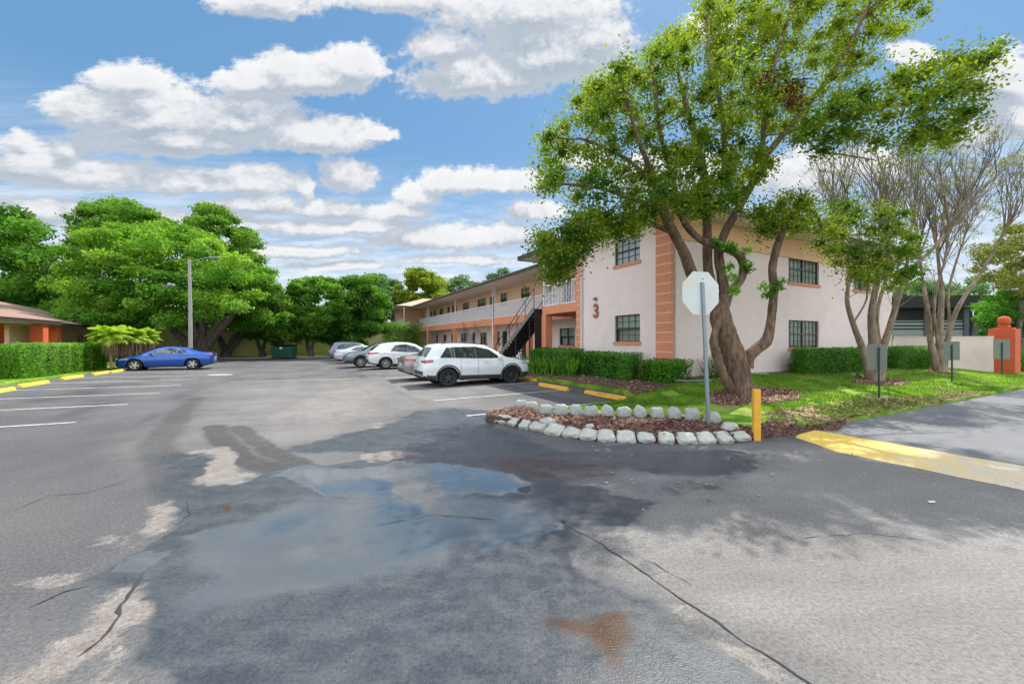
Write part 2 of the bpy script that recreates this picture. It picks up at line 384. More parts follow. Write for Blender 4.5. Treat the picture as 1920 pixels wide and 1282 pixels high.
# damp ground
wet = np.zeros(XX.shape)
def addf(dst, f): np.maximum(dst, f, out=dst)
WET = [(548,878),(640,866),(780,858),(900,862),(1010,880),(1060,905),(1230,940),(1190,975),(1065,990),(1060,1030),(1110,1080),(1230,1120),(1300,1180),(1380,1250),(1450,1340),(1500,1600),(250,1600),(330,1282),(250,1240),(290,1180),(312,1140),(290,1105),(240,1092),(186,1085),(250,1040),(330,1005),(362,975),(352,925),(300,890),(278,858),(330,850),(400,905),(470,905)]
addf(wet, pfield(XX, YY, WET, .16))
addf(wet, pfield(XX, YY, [(640,815),(720,800),(770,770),(860,765),(930,775),(960,815),(1060,840),(1190,850),(1400,842),(1450,860),(1340,900),(1200,880),(1040,880),(900,868),(760,845),(640,850),(540,850),(560,830)], .25)*.74)
stain = np.zeros(XX.shape); NX, NY = XR+(XX-XR)*.25, YR+(YY-YR)*.25
addf(stain, lfield(NX, NY, [(400,800),(420,830),(455,858),(520,880)], .17, .07)*.78)
addf(stain, lfield(NX, NY, [(445,800),(475,826),(515,848),(560,870)], .14, .07)*.78)
addf(stain, lfield(NX, NY, [(365,745),(345,765),(320,800),(295,840),(320,900),(360,930)], .17, .16)*.55); trk = stain.copy()
addf(stain, lfield(XX, YY, [(1010,1000),(1200,1060),(1500,1130)], .12, .35)*.45)
addf(stain, lfield(XX, YY, [(1080,1100),(1320,1170),(1600,1235),(1900,1230)], .10, .30)*.35)
addf(stain, lfield(XX, YY, [(1180,1010),(1500,1030),(1900,1100)], .05, .22)*.22)
addf(wet, pfield(XX, YY, [(1150,900),(1350,905),(1400,930),(1200,950)], .25)*.45)
for q in ([(1290,1195),(1420,1215),(1600,1250)],[(1400,1185),(1560,1215),(1750,1250),(1960,1262)],[(1700,1170),(1790,1205),(1860,1225)],[(1330,1100),(1480,1125)],[(1830,1075),(1960,1095)],[(1120,1060),(1290,1080),(1500,1095),(1700,1085)],[(1470,1130),(1560,1165),(1620,1200)],[(1200,1150),(1330,1180)],[(660,840),(800,800),(900,790)],[(1160,935),(1300,945),(1420,948)],[(1250,905),(1500,915),(1700,905)]): addf(stain, .8*lfield(XX, YY, q, .04, .16)*np.clip(.2+1.6*vnoise(XR*1.2, YR*9, 1., 41, 3), 0, 1))
addf(stain, .9*np.clip((streak-.50)*4, 0, 1)*sstep(XR, -1, 1.5)*sstep(-YR, -9, -5)); addf(stain, .6*np.clip((streak2-.53)*5, 0, 1)*sstep(YR, 6, 10))
addf(stain, .28*pfield(XX, YY, [(-200,780),(150,780),(330,800),(270,880),(300,980),(180,1080),(60,1150),(-400,1282)], .5))
wet = np.clip(wet+nw*.6*((wet > .04) & (wet < .97)), 0, 1)
water = np.zeros(XX.shape)
addf(water, pfield(XX, YY, [(528,897),(560,876),(640,880),(740,866),(860,870),(920,884),(1000,906),(1000,918),(930,928),(860,925),(790,945),(690,930),(600,928),(560,915),(570,905)], .08))
addf(water, pfield(XX, YY, [(238,1062),(258,1040),(290,1030),(314,1036),(300,1055),(270,1066)], .05))
addf(water, .50*pfield(XX, YY, [(400,1000),(560,940),(760,930),(1000,935),(1060,965),(1050,985),(960,1005),(870,1030),(800,1062),(640,1090),(520,1115),(400,1145),(330,1160),(400,1085),(340,1050),(370,1010)], .16))
addf(water, .95*lfield(XX, YY, [(900,1024),(960,1008),(1045,988),(1052,975)], .015, .04))
addf(water, .8*pfield(XX, YY, [(370,1000),(440,985),(430,1005),(380,1015)], .06))
water = np.clip(water+nw*.22*((water > .05) & (water < .95)), 0, 1)
pale = np.zeros(XX.shape)
PALE = [([(350,850),(400,835),(455,870),(478,893),(440,915),(415,922),(380,900)], .10, .95),
 ([(250,985),(330,930),(355,935),(345,965),(300,1000),(240,1015)], .10, .8), ([(100,1015),(230,985),(340,975),(250,1030),(120,1040)], .15, .5),
 ([(210,1110),(262,1082),(300,1120),(305,1148),(260,1165),(210,1210),(150,1260),(60,1300),(-60,1400),(-100,1340),(60,1230),(150,1180)], .12, .95),
 ([(210,1200),(235,1200),(240,1250),(200,1330),(100,1400)], .1, .8), ([(20,1090),(180,1060),(190,1080),(60,1120)], .1, .5),
 ([(690,1200),(760,1198),(815,1215),(860,1245),(800,1250),(740,1225)], .06, .95), ([(470,1230),(600,1225),(640,1282),(560,1330),(420,1330)], .15, .45),
 ([(1035,1084),(1100,1078),(1180,1118),(1290,1140),(1330,1165),(1240,1150),(1140,1120)], .08, .85), ([(1350,1195),(1420,1225),(1500,1290),(1440,1290),(1380,1240)], .08, .6),
  ([(1190,1185),(1290,1180),(1400,1215),(1420,1240),(1300,1225)], .08, .9),
 ([(690,840),(780,835),(815,845),(760,862),(690,860)], .08, .95), ([(700,790),(760,790),(750,815),(680,830)], .1, .6),
 ([(560,740),(700,720),(720,760),(660,800),(600,800),(500,780)], .6, .55), ([(900,880),(1080,875),(1180,880),(1100,900),(950,895)], .12, .5),
 ([(1100,985),(1300,990),(1180,1030),(1120,1010)], .12, .6), ([(1060,905),(1200,900),(1170,925),(1080,925)], .1, .5), ([(700,1235),(760,1240),(900,1300),(700,1340)], .2, .5)]
for p_, s_, a_ in PALE: addf(pale, a_*pfield(XX, YY, p_, s_))
addf(pale, .35*sstep(V_, 6, 14)*sstep(-U_, -2, 6))
pale = np.clip(pale+nw*.5*((pale > .04) & (pale < .97)), 0, 1)
pale = np.where(water > .3, pale*.2, pale)
brown = np.maximum(.9*pfield(XX, YY, [(1018,1150),(1060,1145),(1110,1160),(1160,1140),(1195,1150),(1200,1200),(1180,1260),(1150,1250),(1120,1195),(1020,1170)], .09), .5*pfield(XX, YY, [(1120,1190),(1200,1200),(1230,1330),(1140,1330)], .15))
addf(brown, .55*pfield(XX, YY, [(860,850),(1060,858),(1200,872),(1180,900),(1000,905),(860,870)], .25)); addf(brown, .5*pfield(XX, YY, [(860,960),(960,965),(960,985),(880,980)], .12))
addf(brown, .9*pfield(XX, YY, [(420,945),(440,940),(455,948),(435,955)], .04))
addf(brown, .4*sstep(-U_, 14, 18)*sstep(-V_, -14, -9))
lite = np.maximum(pfield(XX, YY, [(1020,1075),(1090,1000),(1130,900),(1300,850),(1500,828),(2400,880),(2600,1700),(1650,1500),(1480,1285),(1390,1215),(1290,1150),(1150,1115)], .45), .6*pfield(XX, YY, [(420,720),(900,700),(960,760),(700,790),(640,830),(420,860),(330,820)], 1.2))*(1-.75*np.clip(wet*1.3, 0, 1))*(.72+.5*(streak-.3))*(1-.8*np.clip(trk, 0, 1))
ny_, nx_ = XX.shape; idx = np.arange(nx_*ny_).reshape(ny_, nx_)
F = np.stack([idx[:-1,:-1], idx[:-1,1:], idx[1:,1:], idx[1:,:-1]], -1).reshape(-1, 4)
def asphaltmat():
    m, T, b = newmat('asphalt'); geo = T.node('ShaderNodeNewGeometry').outputs['Position']
    A = lambda n: T.node('ShaderNodeAttribute', attribute_name=n).outputs['Fac']
    fine = T.m('ADD', T.m('MULTIPLY', T.noise(geo, 38, 3, .7), .5), T.m('MULTIPLY', T.noise(geo, 130, 3, .8), .5)); mid = T.noise(geo, 6, 7, .65, .3); big = T.noise(geo, .45, 6, .6)
    vor = T.node('ShaderNodeTexVoronoi'); T.put(vor.inputs['Vector'], geo); vor.inputs['Scale'].default_value = 120
    dd = T.m('MULTIPLY', T.m('SUBTRACT', mid, .5), 1.1)
    dd = T.m('ADD', dd, T.m('MULTIPLY', T.m('SUBTRACT', fine, .5), .7))
    def edge(a, lo, hi, k=.6):
        raw = A(a); gate = T.ss(raw, .0, .12); return T.m('MULTIPLY', T.ss(T.m('ADD', raw, T.m('MULTIPLY', dd, k)), lo, hi), gate)
    wetf = edge('wet', .34, .60, .6); wat = T.ss(T.m('ADD', A('water'), T.m('MULTIPLY', dd, .18)), .30, .62); pal = edge('pale', .30, .75, .9); brn = edge('brown', .3, .8, .8)
    film = T.ss(A('water'), .08, .5)
    base = T.mix(T.ss(big, .32, .68), (.082,.085,.092), (.130,.128,.128))
    base = T.mix(T.m('MULTIPLY', T.ss(mid, .35, .7), .45), base, (.138,.131,.127))
    base = T.vm('SCALE', base, sc=T.m('SUBTRACT', 1., T.m('MULTIPLY', A('stain'), T.lin(mid, .3, .7, .42, .85)))); base = T.mix(pal, base, T.mix(T.ss(mid, .35, .7), (.175,.155,.140), (.245,.222,.203)))
    sp = T.lin(fine, .34, .66, .45, 1.55); base = T.mix(A('lite'), base, T.mix(T.ss(big, .3, .7), (.20,.185,.170), (.25,.238,.225))); base = T.vm('SCALE', base, sc=sp)
    base = T.mix(T.m('MULTIPLY', T.ss(vor.outputs[0], .10, .0), .5), base, (.45,.44,.43))
    damp = T.mix(T.ss(T.m('ADD', T.m('MULTIPLY', mid, .4), T.m('MULTIPLY', T.noise(T.vm('MULTIPLY', geo, (.7,1.8,1)), 2.2, 8, .7), .6)), .36, .64), (.040,.047,.056), (.076,.082,.090)); damp = T.vm('SCALE', damp, sc=T.lin(fine, .36, .64, .6, 1.5))
    c = T.mix(wetf, base, damp)
    c = T.mix(T.m('MULTIPLY', film, T.ss(T.noise(T.vm('MULTIPLY', geo, (.6,1.6,1)), 1.3, 6, .65), .3, .7)), c, (.105,.110,.112))
    c = T.mix(T.m('MULTIPLY', brn, .75), c, (.065,.028,.010))
    c = T.mix(wat, c, (.055,.066,.072)); T.put(b.inputs['Base Color'], c)
    r = T.lin(fine, .3, .7, .78, .95); rw = T.lin(mid, .3, .7, .22, .42)
    r = T.m('ADD', T.m('MULTIPLY', r, T.m('SUBTRACT', 1., wetf)), T.m('MULTIPLY', rw, wetf))
    r = T.m('MULTIPLY', r, T.m('SUBTRACT', 1., T.m('MULTIPLY', film, .55))); r = T.m('MULTIPLY', r, T.m('SUBTRACT', 1., T.m('MULTIPLY', wat, .93)))
    T.put(b.inputs['Roughness'], r); T.put(b.inputs['Specular IOR Level'], T.lin(T.m('MAXIMUM', wat, T.m('MULTIPLY', film, .5)), 0, 1, .10, 1.)); b.inputs['IOR'].default_value = 1.75
    h = T.m('ADD', T.m('MULTIPLY', fine, 1.), T.m('MULTIPLY', T.m('SUBTRACT', 1., vor.outputs[0]), .6))
    bn = T.node('ShaderNodeBump'); bn.inputs['Distance'].default_value = .004; T.l.new(h, bn.inputs['Height'])
    st = T.m('MULTIPLY', T.m('SUBTRACT', 1., T.m('MULTIPLY', wetf, .6)), T.m('SUBTRACT', 1., T.m('MULTIPLY', T.m('MAXIMUM', wat, T.m('MULTIPLY', film, .6)), .985)))
    T.put(bn.inputs['Strength'], T.m('MULTIPLY', st, .85)); T.l.new(bn.outputs[0], b.inputs['Normal']); return m
M['asphalt'] = asphaltmat()
XX, YY = XR, YR
rl = lambda a: ('POINT', a.ravel())
lot = npmesh('parking_lot', np.stack([XX, YY, ZZ], -1).reshape(-1, 3), F, M['asphalt'], smooth=True, attrs={'wet': rl(wet), 'water': rl(water), 'pale': rl(pale), 'brown': rl(brown), 'stain': rl(stain), 'lite': rl(np.clip(lite, 0, 1))})
tag(lot, 'grey parking lot asphalt with damp patches and shallow puddles', 'parking lot', kind='structure')
M['earth'] = mat('earth', (.13,.14,.06), .95, .3, .2)
gs = np.linspace(-1, 1, 21)**3*3500; gx, gy = np.meshgrid(gs, gs); ii = np.arange(441).reshape(21, 21)
tag(npmesh('ground', np.stack([gx, gy+20, gx*0-.35], -1).reshape(-1, 3), np.stack([ii[:-1,:-1], ii[:-1,1:], ii[1:,1:], ii[1:,:-1]], -1).reshape(-1, 4), M['earth']), 'flat earth reaching the horizon', 'ground', kind='structure')
# ---- sheets cut to an outline given in (u, v)
def resample(poly, step):
    out = []
    for i in range(len(poly)):
        a, b = np.array(poly[i], float), np.array(poly[(i+1) % len(poly)], float); n = max(1, int(np.linalg.norm(b-a)/step))
        n = min(n, 120)
        for k in range(n): out.append(a+(b-a)*k/n)
    return out
def sheet(name, poly, zf, mat_, step=.35, skirt=.25, off=0, near=None, wob=0):
    bd = resample(poly, step)
    if wob:
        bd = [p+np.array([math.sin(p[0]*5.1+p[1]*3.3), math.cos(p[1]*4.3+p[0]*2.1)])*wob for p in bd]
    us = [p[0] for p in bd]; vs = [p[1] for p in bd]
    gu, gv = np.meshgrid(np.arange(min(us), max(us), step), np.arange(min(vs), max(vs), step)); gu, gv = gu.ravel(), gv.ravel()
    if near is not None:
        far = np.hypot(gu-near[0], gv-near[1]) > near[2]; keep = ~far | ((np.round(gu/step).astype(int) % 8 == 0) & (np.round(gv/step).astype(int) % 8 == 0)); gu, gv = gu[keep], gv[keep]
    ins = inpoly(gu, gv, [tuple(p) for p in bd]); gu, gv = gu[ins], gv[ins]
    dm = np.full(gu.shape, 1e9)
    for i in range(len(bd)): dm = np.minimum(dm, segdist(gu, gv, bd[i], bd[(i+1) % len(bd)]))
    ok = dm > step*.4; pts = [Vector((float(p[0]), float(p[1]))) for p in bd]+[Vector((float(a), float(b))) for a, b in zip(gu[ok], gv[ok])]
    n = len(bd); vv, ee, ff, *_ = geometry.delaunay_2d_cdt(pts, [(i, (i+1) % n) for i in range(n)], [], 1, 1e-5)
    uu = np.array([p[0] for p in vv]); v2 = np.array([p[1] for p in vv]); z = zf(uu, v2)+off; X, Y = uv(uu, v2)
    V = [(float(a), float(b), float(c)) for a, b, c in zip(X, Y, z)]; Fs = [tuple(f) for f in ff]
    if skirt:
        loop = [(float(uv(*p)[0]), float(uv(*p)[1]), float(zf(np.array(p[0]), np.array(p[1]))+off)) for p in bd]; b0 = len(V)
        V += loop+[(a, b, c-skirt) for a, b, c in loop]; Fs += [(b0+i, b0+n+i, b0+n+(i+1) % n, b0+(i+1) % n) for i in range(n)]
    return npmesh(name, V, Fs, mat_, smooth=False)
def lawnmat():
    m, T, b = newmat('lawn_grass'); geo = T.node('ShaderNodeNewGeometry').outputs['Position']
    a = T.noise(geo, 1.1, 6, .62); f = T.noise(geo, 30, 5, .7); g_ = T.noise(geo, .5, 4, .6, .3)
    c = T.mix(T.ss(a, .35, .66), (.10,.22,.022), (.29,.44,.055)); c = T.mix(T.ss(g_, .53, .66), c, (.30,.23,.12))
    c = T.vm('SCALE', c, sc=T.lin(f, .3, .7, .55, 1.4)); T.put(b.inputs['Base Color'], c); b.inputs['Roughness'].default_value = .95; b.inputs['Specular IOR Level'].default_value = .1
    bn = T.node('ShaderNodeBump'); bn.inputs['Strength'].default_value = .9; bn.inputs['Distance'].default_value = .03; T.l.new(f, bn.inputs['Height']); T.l.new(bn.outputs[0], b.inputs['Normal']); return m
M['lawn'] = lawnmat()
def mulchmat():
    m, T, b = newmat('mulch'); geo = T.node('ShaderNodeNewGeometry').outputs['Position']
    v = T.node('ShaderNodeTexVoronoi'); T.put(v.inputs['Vector'], T.vm('MULTIPLY', geo, (1, 1.6, 1))); v.inputs['Scale'].default_value = 26; f = T.noise(geo, 9, 5, .6)
    c = T.mix(T.xyz(v.outputs['Color'])[0], (.045,.022,.016), (.20,.10,.07)); c = T.mix(T.ss(f, .5, .75), c, (.25,.17,.12)); T.put(b.inputs['Base Color'], c); b.inputs['Roughness'].default_value = .95
    bn = T.node('ShaderNodeBump'); bn.inputs['Strength'].default_value = 1; bn.inputs['Distance'].default_value = .03; T.l.new(v.outputs['Distance'], bn.inputs['Height']); T.l.new(bn.outputs[0], b.inputs['Normal']); return m
M['mulch'] = mulchmat()
tag(sheet('lawn', TERR, z_terr, M['lawn'], .4, .3, near=(0, -2, 26)), 'green lawn between the pink building and the driveway', 'lawn', kind='structure')
LEFT = [(-21.4,-40),(-21.4,60),(-80,60),(-80,-40)]
tag(sheet('verge', LEFT, z_left, M['lawn'], 1.2, .3), 'grass verge before the low orange houses', 'verge', kind='structure')
FARV = [(-21.35,38.6),(-2.05,38.6),(-2.05,60),(-21.35,60)]
tag(sheet('verge', FARV, lambda u, v: u*0+.15, M['lawn'], 1.2, .3), 'grass strip at the far end of the lot before the ochre wall', 'verge', kind='structure')
M['asphalt2'] = mat('driveway_asphalt', (.165,.167,.172), .9, .16, 1.2, .5, 90, dirt=(.11,.11,.118), dirt_amt=.6, dscale=2)
DRV = [(-2.38,-5.6),(-2.38,-34),(75,-34),(75,-5.0),(-1.9,-5.1)]
tag(sheet('driveway', DRV, lambda u, v: u*0+.055, M['asphalt2'], 1.5, .2), 'pale asphalt driveway beyond the yellow concrete strip', 'driveway', kind='structure')
def stripmat():
    m, T, b = newmat('worn_yellow_concrete'); geo = T.node('ShaderNodeNewGeometry').outputs['Position']
    at = T.node('ShaderNodeAttribute', attribute_name='wear').outputs['Fac']; n = T.noise(geo, 5, 7, .7); f = T.noise(geo, 60, 4, .7)
    w = T.ss(T.m('ADD', at, T.m('MULTIPLY', T.m('SUBTRACT', n, .5), 1.5)), .15, .85)
    c = T.mix(w, (.74,.50,.10), (.62,.49,.32)); c = T.mix(T.ss(T.m('ADD', n, T.m('MULTIPLY', at, .2)), .62, .82), c, (.55,.50,.43)); c = T.mix(T.ss(T.noise(geo, 11, 5, .7), .63, .72), c, (.24,.15,.08))
    T.put(b.inputs['Base Color'], T.vm('SCALE', c, sc=T.lin(f, .3, .7, .8, 1.2))); b.inputs['Roughness'].default_value = .9
    bn = T.node('ShaderNodeBump'); bn.inputs['Strength'].default_value = .5; bn.inputs['Distance'].default_value = .01; T.l.new(f, bn.inputs['Height']); T.l.new(bn.outputs[0], b.inputs['Normal']); return m
M['strip'] = stripmat()
V = []; F2 = []; W = []; vv = np.arange(-14, -5.40, .12)
prof = [(-3.56,.0),(-3.50,.016),(-3.25,.036),(-2.95,.050),(-2.6,.060),(-2.42,.064),(-2.40,.02)]
for i, v_ in enumerate(vv):
    taper = np.clip((-5.42-v_)/.9, 0.0, 1)
    for (u_, z_) in prof:
        uu = u_ if u_ > -2.9 else -2.9+(u_+2.9)*(0.25+.75*taper); uu += .012*math.sin(v_*9+u_*4); X, Y = uv(uu, v_); V.append((X, Y, z_+.004)); W.append(np.clip((-5.8-v_)/2.4, 0, 1))
npz = len(prof); F2 = [(i*npz+k, i*npz+k+1, (i+1)*npz+k+1, (i+1)*npz+k) for i in range(len(vv)-1) for k in range(npz-1)]
F2 += [tuple(range((len(vv)-1)*npz, len(vv)*npz))[::-1]]
tag(npmesh('drainage_strip', V, F2, M['strip'], attrs={'wear': ('POINT', W)}), 'worn yellow painted concrete strip crossing the driveway mouth', 'concrete strip', kind='structure')
# ---- painted lines
M['line'] = mat('worn_white_line', (.50,.50,.50), .85, .25, 5, dirt=(.25,.25,.26), dirt_amt=.8, dscale=4)
M['line_y'] = mat('worn_yellow_line', (.50,.44,.18), .85, .2, 5, dirt=(.28,.27,.22), dirt_amt=.8, dscale=3)
def road_line(u0, v0, u1, v1, w, m_, name, label):
    n = max(2, int(math.hypot(u1-u0, v1-v0)/.25)); du, dv = (u1-u0), (v1-v0); L = math.hypot(du, dv); nu, nv = -dv/L*w/2, du/L*w/2; V = []
    for i in range(n+1):
        t = i/n; a, b = u0+du*t, v0+dv*t
        for s in (-1, 1):
            X, Y = uv(a+nu*s, b+nv*s); V.append((X, Y, float(z_lot(a+nu*s, b+nv*s))+.006))
    return tag(npmesh(name, V, [(2*i, 2*i+1, 2*i+3, 2*i+2) for i in range(n)], m_), label, 'road marking', kind='structure')
for v_ in [-.75, 1.95, 4.65, 7.35, 10.05, 12.75, 15.45, 18.3, 21, 23.7, 26.4, 29.1, 31.8]:
    road_line(-7.7, v_, -2.75, v_, .10, M['line'], 'parking_line', 'worn white stall line before the pink building')
for v_ in [-3.0, -.3, 2.5, 5.33, 8.1, 10.9, 13.7, 16.5, 19.3, 25.5]:
    road_line(-21, v_, -15.5, v_, .11, M['line'], 'parking_line', 'white stall line on the left side of the lot')
road_line(-14.0, 11.6, -9.1, 10.8, .12, M['line_y'], 'yellow_line', 'faded yellow line across the lot')
M['crack'] = mat('crack', (.035,.033,.033), .95)
def crack(pts, w, label, mt='crack'):
    w3 = [Vector((*flat(*p), 0)) for p in pts]; V = []; dense = []
    for a, b in zip(w3[:-1], w3[1:]):
        n = max(2, int((b-a).length/.06))
        for k in range(n): dense.append(a.lerp(b, k/n))
    dense.append(w3[-1]); d2 = []
    for i, p in enumerate(dense):
        t = (dense[min(i+1, len(dense)-1)]-dense[max(i-1, 0)]).normalized(); nrm = Vector((-t.y, t.x, 0)); o = random.gauss(0, .008); ww = w*(.35+random.random())*(1 if 0 < i < len(dense)-1 else .1)
        z_ = float(z_lot(*touv(p.x, p.y)))+.005
        V += [p+nrm*(o-ww)+Vector((0,0,z_)), p+nrm*(o+ww)+Vector((0,0,z_))]
    tag(npmesh('asphalt_crack', V, [(2*i, 2*i+1, 2*i+3, 2*i+2) for i in range(len(dense)-1)], M[mt]), label, 'crack', kind='structure')
crack([(1060,985),(1120,1015),(1180,1055),(1215,1080),(1290,1130),(1400,1205),(1460,1245),(1530,1290),(1600,1340)], .007, 'long thin crack running diagonally through the asphalt')
crack([(1200,1045),(1240,1062),(1300,1100)], .004, 'short hairline crack beside the long one')
crack([(268,1075),(240,1115),(215,1165),(190,1200),(150,1230)], .012, 'dark crack through the pale patch at left')
crack([(330,985),(355,965),(350,940)], .006, 'short crack at the edge of the pale patch')
crack([(700,985),(820,965),(930,975)], .004, 'hairline crack under the shallow puddle')
crack([(20,960),(90,930),(160,925),(240,900)], .004, 'hairline crack across the left asphalt')
crack([(1500,1010),(1620,1000),(1760,1015)], .003, 'hairline crack in the pale asphalt at right')
crack([(320,770),(430,768)], .01, 'tar seam across the left stalls')
crack([(50,1140),(120,1110),(170,1098)], .006, 'faint crack at the left edge of the lot')
# curb / sidewalk along the building
M['walk'] = mat('sidewalk', (.42,.37,.34), .9, .1, 2, .2, 60)
tag(sheet('sidewalk', [(-2.05,5.9),(-2.05,50),(-1.25,50),(-1.25,5.9)], lambda u, v: z_terr(u, v)*.6, M['walk'], .6, .3, .08), 'concrete path between stalls and building', 'sidewalk', kind='structure')
tag(sheet('sidewalk', [(.15,4.9),(.15,50),(3.25,50),(3.25,4.9)], lambda u, v: u*0+.49, M['walk'], .8, .3, .03), 'concrete walkway under the balcony', 'walkway', kind='structure')
tag(sheet('curb', [(-21.35,38.4),(-2.1,38.4),(-2.1,38.62),(-21.35,38.62)], lambda u, v: u*0+.18, M['concrete'], .8, .2), 'pale curb at the far end of the lot', 'curb', kind='structure')
# ---- mulch beds
_bk = [touv(*G(a, b+1)[:2]) for a, b in ((1570,812),(1500,800),(1440,790),(1400,800),(1336,786),(1264,780),(1200,778),(1138,776),(1080,774),(1024,772),(978,765))]
NOSE = [tuple(map(float, q)) for q in _bk]+[(-6.905,-.935),(-7.365,-1.14),(-7.52,-1.6),(-7.22,-2.31),(-6.77,-3.115),(-6.315,-3.815),(-5.81,-4.415),(-5.205,-4.865),(-4.505,-5.138),(-3.9,-5.268),(-2.4,-5.378),(-1.0,-5.378)]
tag(sheet('mulch_bed', NOSE, z_terr, M['mulch'], .15, .25, .022), 'reddish mulch bed between the two rows of stones', 'mulch bed', kind='structure')
BEDH = [(-1.95,7.9),(-1.95,.1),(-2.15,-.3),(-2.3,-.7),(-1.4,-.9),(-.3,-1.1),(1.4,-1.0),(3.2,-.7),(3.2,-.02),(0,-.02),(-.02,7.9)]
tag(sheet('mulch_bed', BEDH, z_terr, M['mulch'], .25, .05, .022, wob=.05), 'brown mulch bed under the hedge by the pink wall', 'mulch bed', kind='structure')
tag(sheet('mulch_bed', [(5.4,-.02),(5.4,-1.5),(16.5,-1.5),(16.5,-.02)], z_terr, M['mulch'], .3, .05, .022, wob=.08), 'dark mulch strip under the clipped hedge', 'mulch bed', kind='structure')
def ring(u, v, a, b, n=22, rot=0): return [(u+a*math.cos(t)*math.cos(rot)-b*math.sin(t)*math.sin(rot), v+a*math.cos(t)*math.sin(rot)+b*math.sin(t)*math.cos(rot)) for t in [2*math.pi*k/n for k in range(n)]]
# ================================================================== BUILDINGS
def wall_holes(name, A, d, inn, s0, s1, z0, z1, holes, mat_, parent, depth=.13):
    """wall face from A along d, with recessed openings; inn points into the house"""
    A, d, inn = Vector(A), Vector(d), Vector(inn); S = sorted({s0, s1, *[h[0] for h in holes], *[h[1] for h in holes]}); Z = sorted({z0, z1, *[h[2] for h in holes], *[h[3] for h in holes]})
    Q = lambda s, z, o=0: A+d*s+inn*o+Vector((0, 0, z)); mb = MB()
    for a, b in zip(S[:-1], S[1:]):
        for c, e in zip(Z[:-1], Z[1:]):
            ms, mz = (a+b)/2, (c+e)/2
            if any(h[0] < ms < h[1] and h[2] < mz < h[3] for h in holes): continue
            mb.add([Q(a,c), Q(b,c), Q(b,e), Q(a,e)], [(0,1,2,3)])
    for a, b, c, e in [h[:4] for h in holes]:
        for p, q in (((a,c),(b,c)),((b,c),(b,e)),((b,e),(a,e)),((a,e),(a,c))): mb.add([Q(*p), Q(*q), Q(*q, depth), Q(*p, depth)], [(0,1,2,3)])
    mb.add([Q(s0,z0,depth+.1), Q(s1,z0,depth+.1), Q(s1,z1,depth+.1), Q(s0,z1,depth+.1)], [(0,3,2,1)])
    for p, q in (((s0,z0),(s1,z0)),((s1,z0),(s1,z1)),((s1,z1),(s0,z1)),((s0,z1),(s0,z0))): mb.add([Q(*p), Q(*q), Q(*q, depth+.1), Q(*p, depth+.1)], [(0,1,2,3)])
    return mb.build(name, mat_, parent)
def obox(mb, A, d, inn, a, b, c, e, o0, o1, mi=0):
    A, d, inn = Vector(A), Vector(d), Vector(inn); V = [A+d*s+inn*o+Vector((0,0,z)) for z in (c, e) for s, o in ((a,o0),(b,o0),(b,o1),(a,o1))]
    return mb.add(V, [(0,3,2,1),(4,5,6,7),(0,1,5,4),(1,2,6,5),(2,3,7,6),(3,0,4,7)], mi)
def window(A, d, inn, a, b, c, e, parent, cols=4, rows=4, frame='frame_bronze', glass='glass', sill='orange', depth=.11, mull=False, blind=.5, sillh=.12):
    mb = MB(); t = .035
    obox(mb, A, d, inn, a, a+t, c, e, depth-.04, depth+.02); obox(mb, A, d, inn, b-t, b, c, e, depth-.04, depth+.02)
    obox(mb, A, d, inn, a+t, b-t, c, c+t, depth-.04, depth+.02); obox(mb, A, d, inn, a+t, b-t, e-t, e, depth-.04, depth+.02)
    m = (c+e)/2; obox(mb, A, d, inn, a+t, b-t, m-.03, m+.03, depth-.045, depth+.02)
    if mull: obox(mb, A, d, inn, (a+b)/2-.04, (a+b)/2+.04, c+t, e-t, depth-.05, depth+.021)
    for k in range(1, cols): s = a+(b-a)*k/cols; obox(mb, A, d, inn, s-.011, s+.011, c+t, e-t, depth-.022, depth-.004)
    for k in range(1, rows): z = c+(e-c)*k/rows; obox(mb, A, d, inn, a+t, b-t, z-.011, z+.011, depth-.020, depth-.006)
    w = mb.build('window', M[frame], parent)
    g = MB(); obox(g, A, d, inn, a+t*.5, b-t*.5, c+t*.5, e-t*.5, depth+.003, depth+.01); g.build('pane', M[glass], w)
    if blind:
        g = MB(); zb = e-(e-c)*blind; obox(g, A, d, inn, a+t, b-t, zb, e-t, depth+.012, depth+.02)
    if blind: g.build('blind', M['blind'], w)
    if sill: g = MB(); obox(g, A, d, inn, a-.06, b+.06, c-sillh, c-.002, -.05, depth-.03); g.build('sill', M[sill], w)
    return w
def seethrough(name, col, spec=.12):
    m, T, b = newmat(name); T.put(b.inputs['Base Color'], (.02,.03,.03)); b.inputs['Roughness'].default_value = .03; b.inputs['Specular IOR Level'].default_value = 1
    tr = T.node('ShaderNodeBsdfTransparent'); tr.inputs[0].default_value = (*col, 1); mx = T.node('ShaderNodeMixShader'); fr = T.node('ShaderNodeLayerWeight'); T.put(mx.inputs[0], T.m('ADD', T.m('MULTIPLY', T.m('POWER', fr.outputs['Facing'], 4.), .6), spec))
    T.l.new(tr.outputs[0], mx.inputs[1]); T.l.new(b.outputs[0], mx.inputs[2]); T.l.new(mx.outputs[0], T.n['Material Output'].inputs[0]); return m
M['glass'] = seethrough('window_glass_clear', (.85,.90,.88), .09)
M['glass_car'] = glassmat('car_glass', (.025,.032,.036), .03)
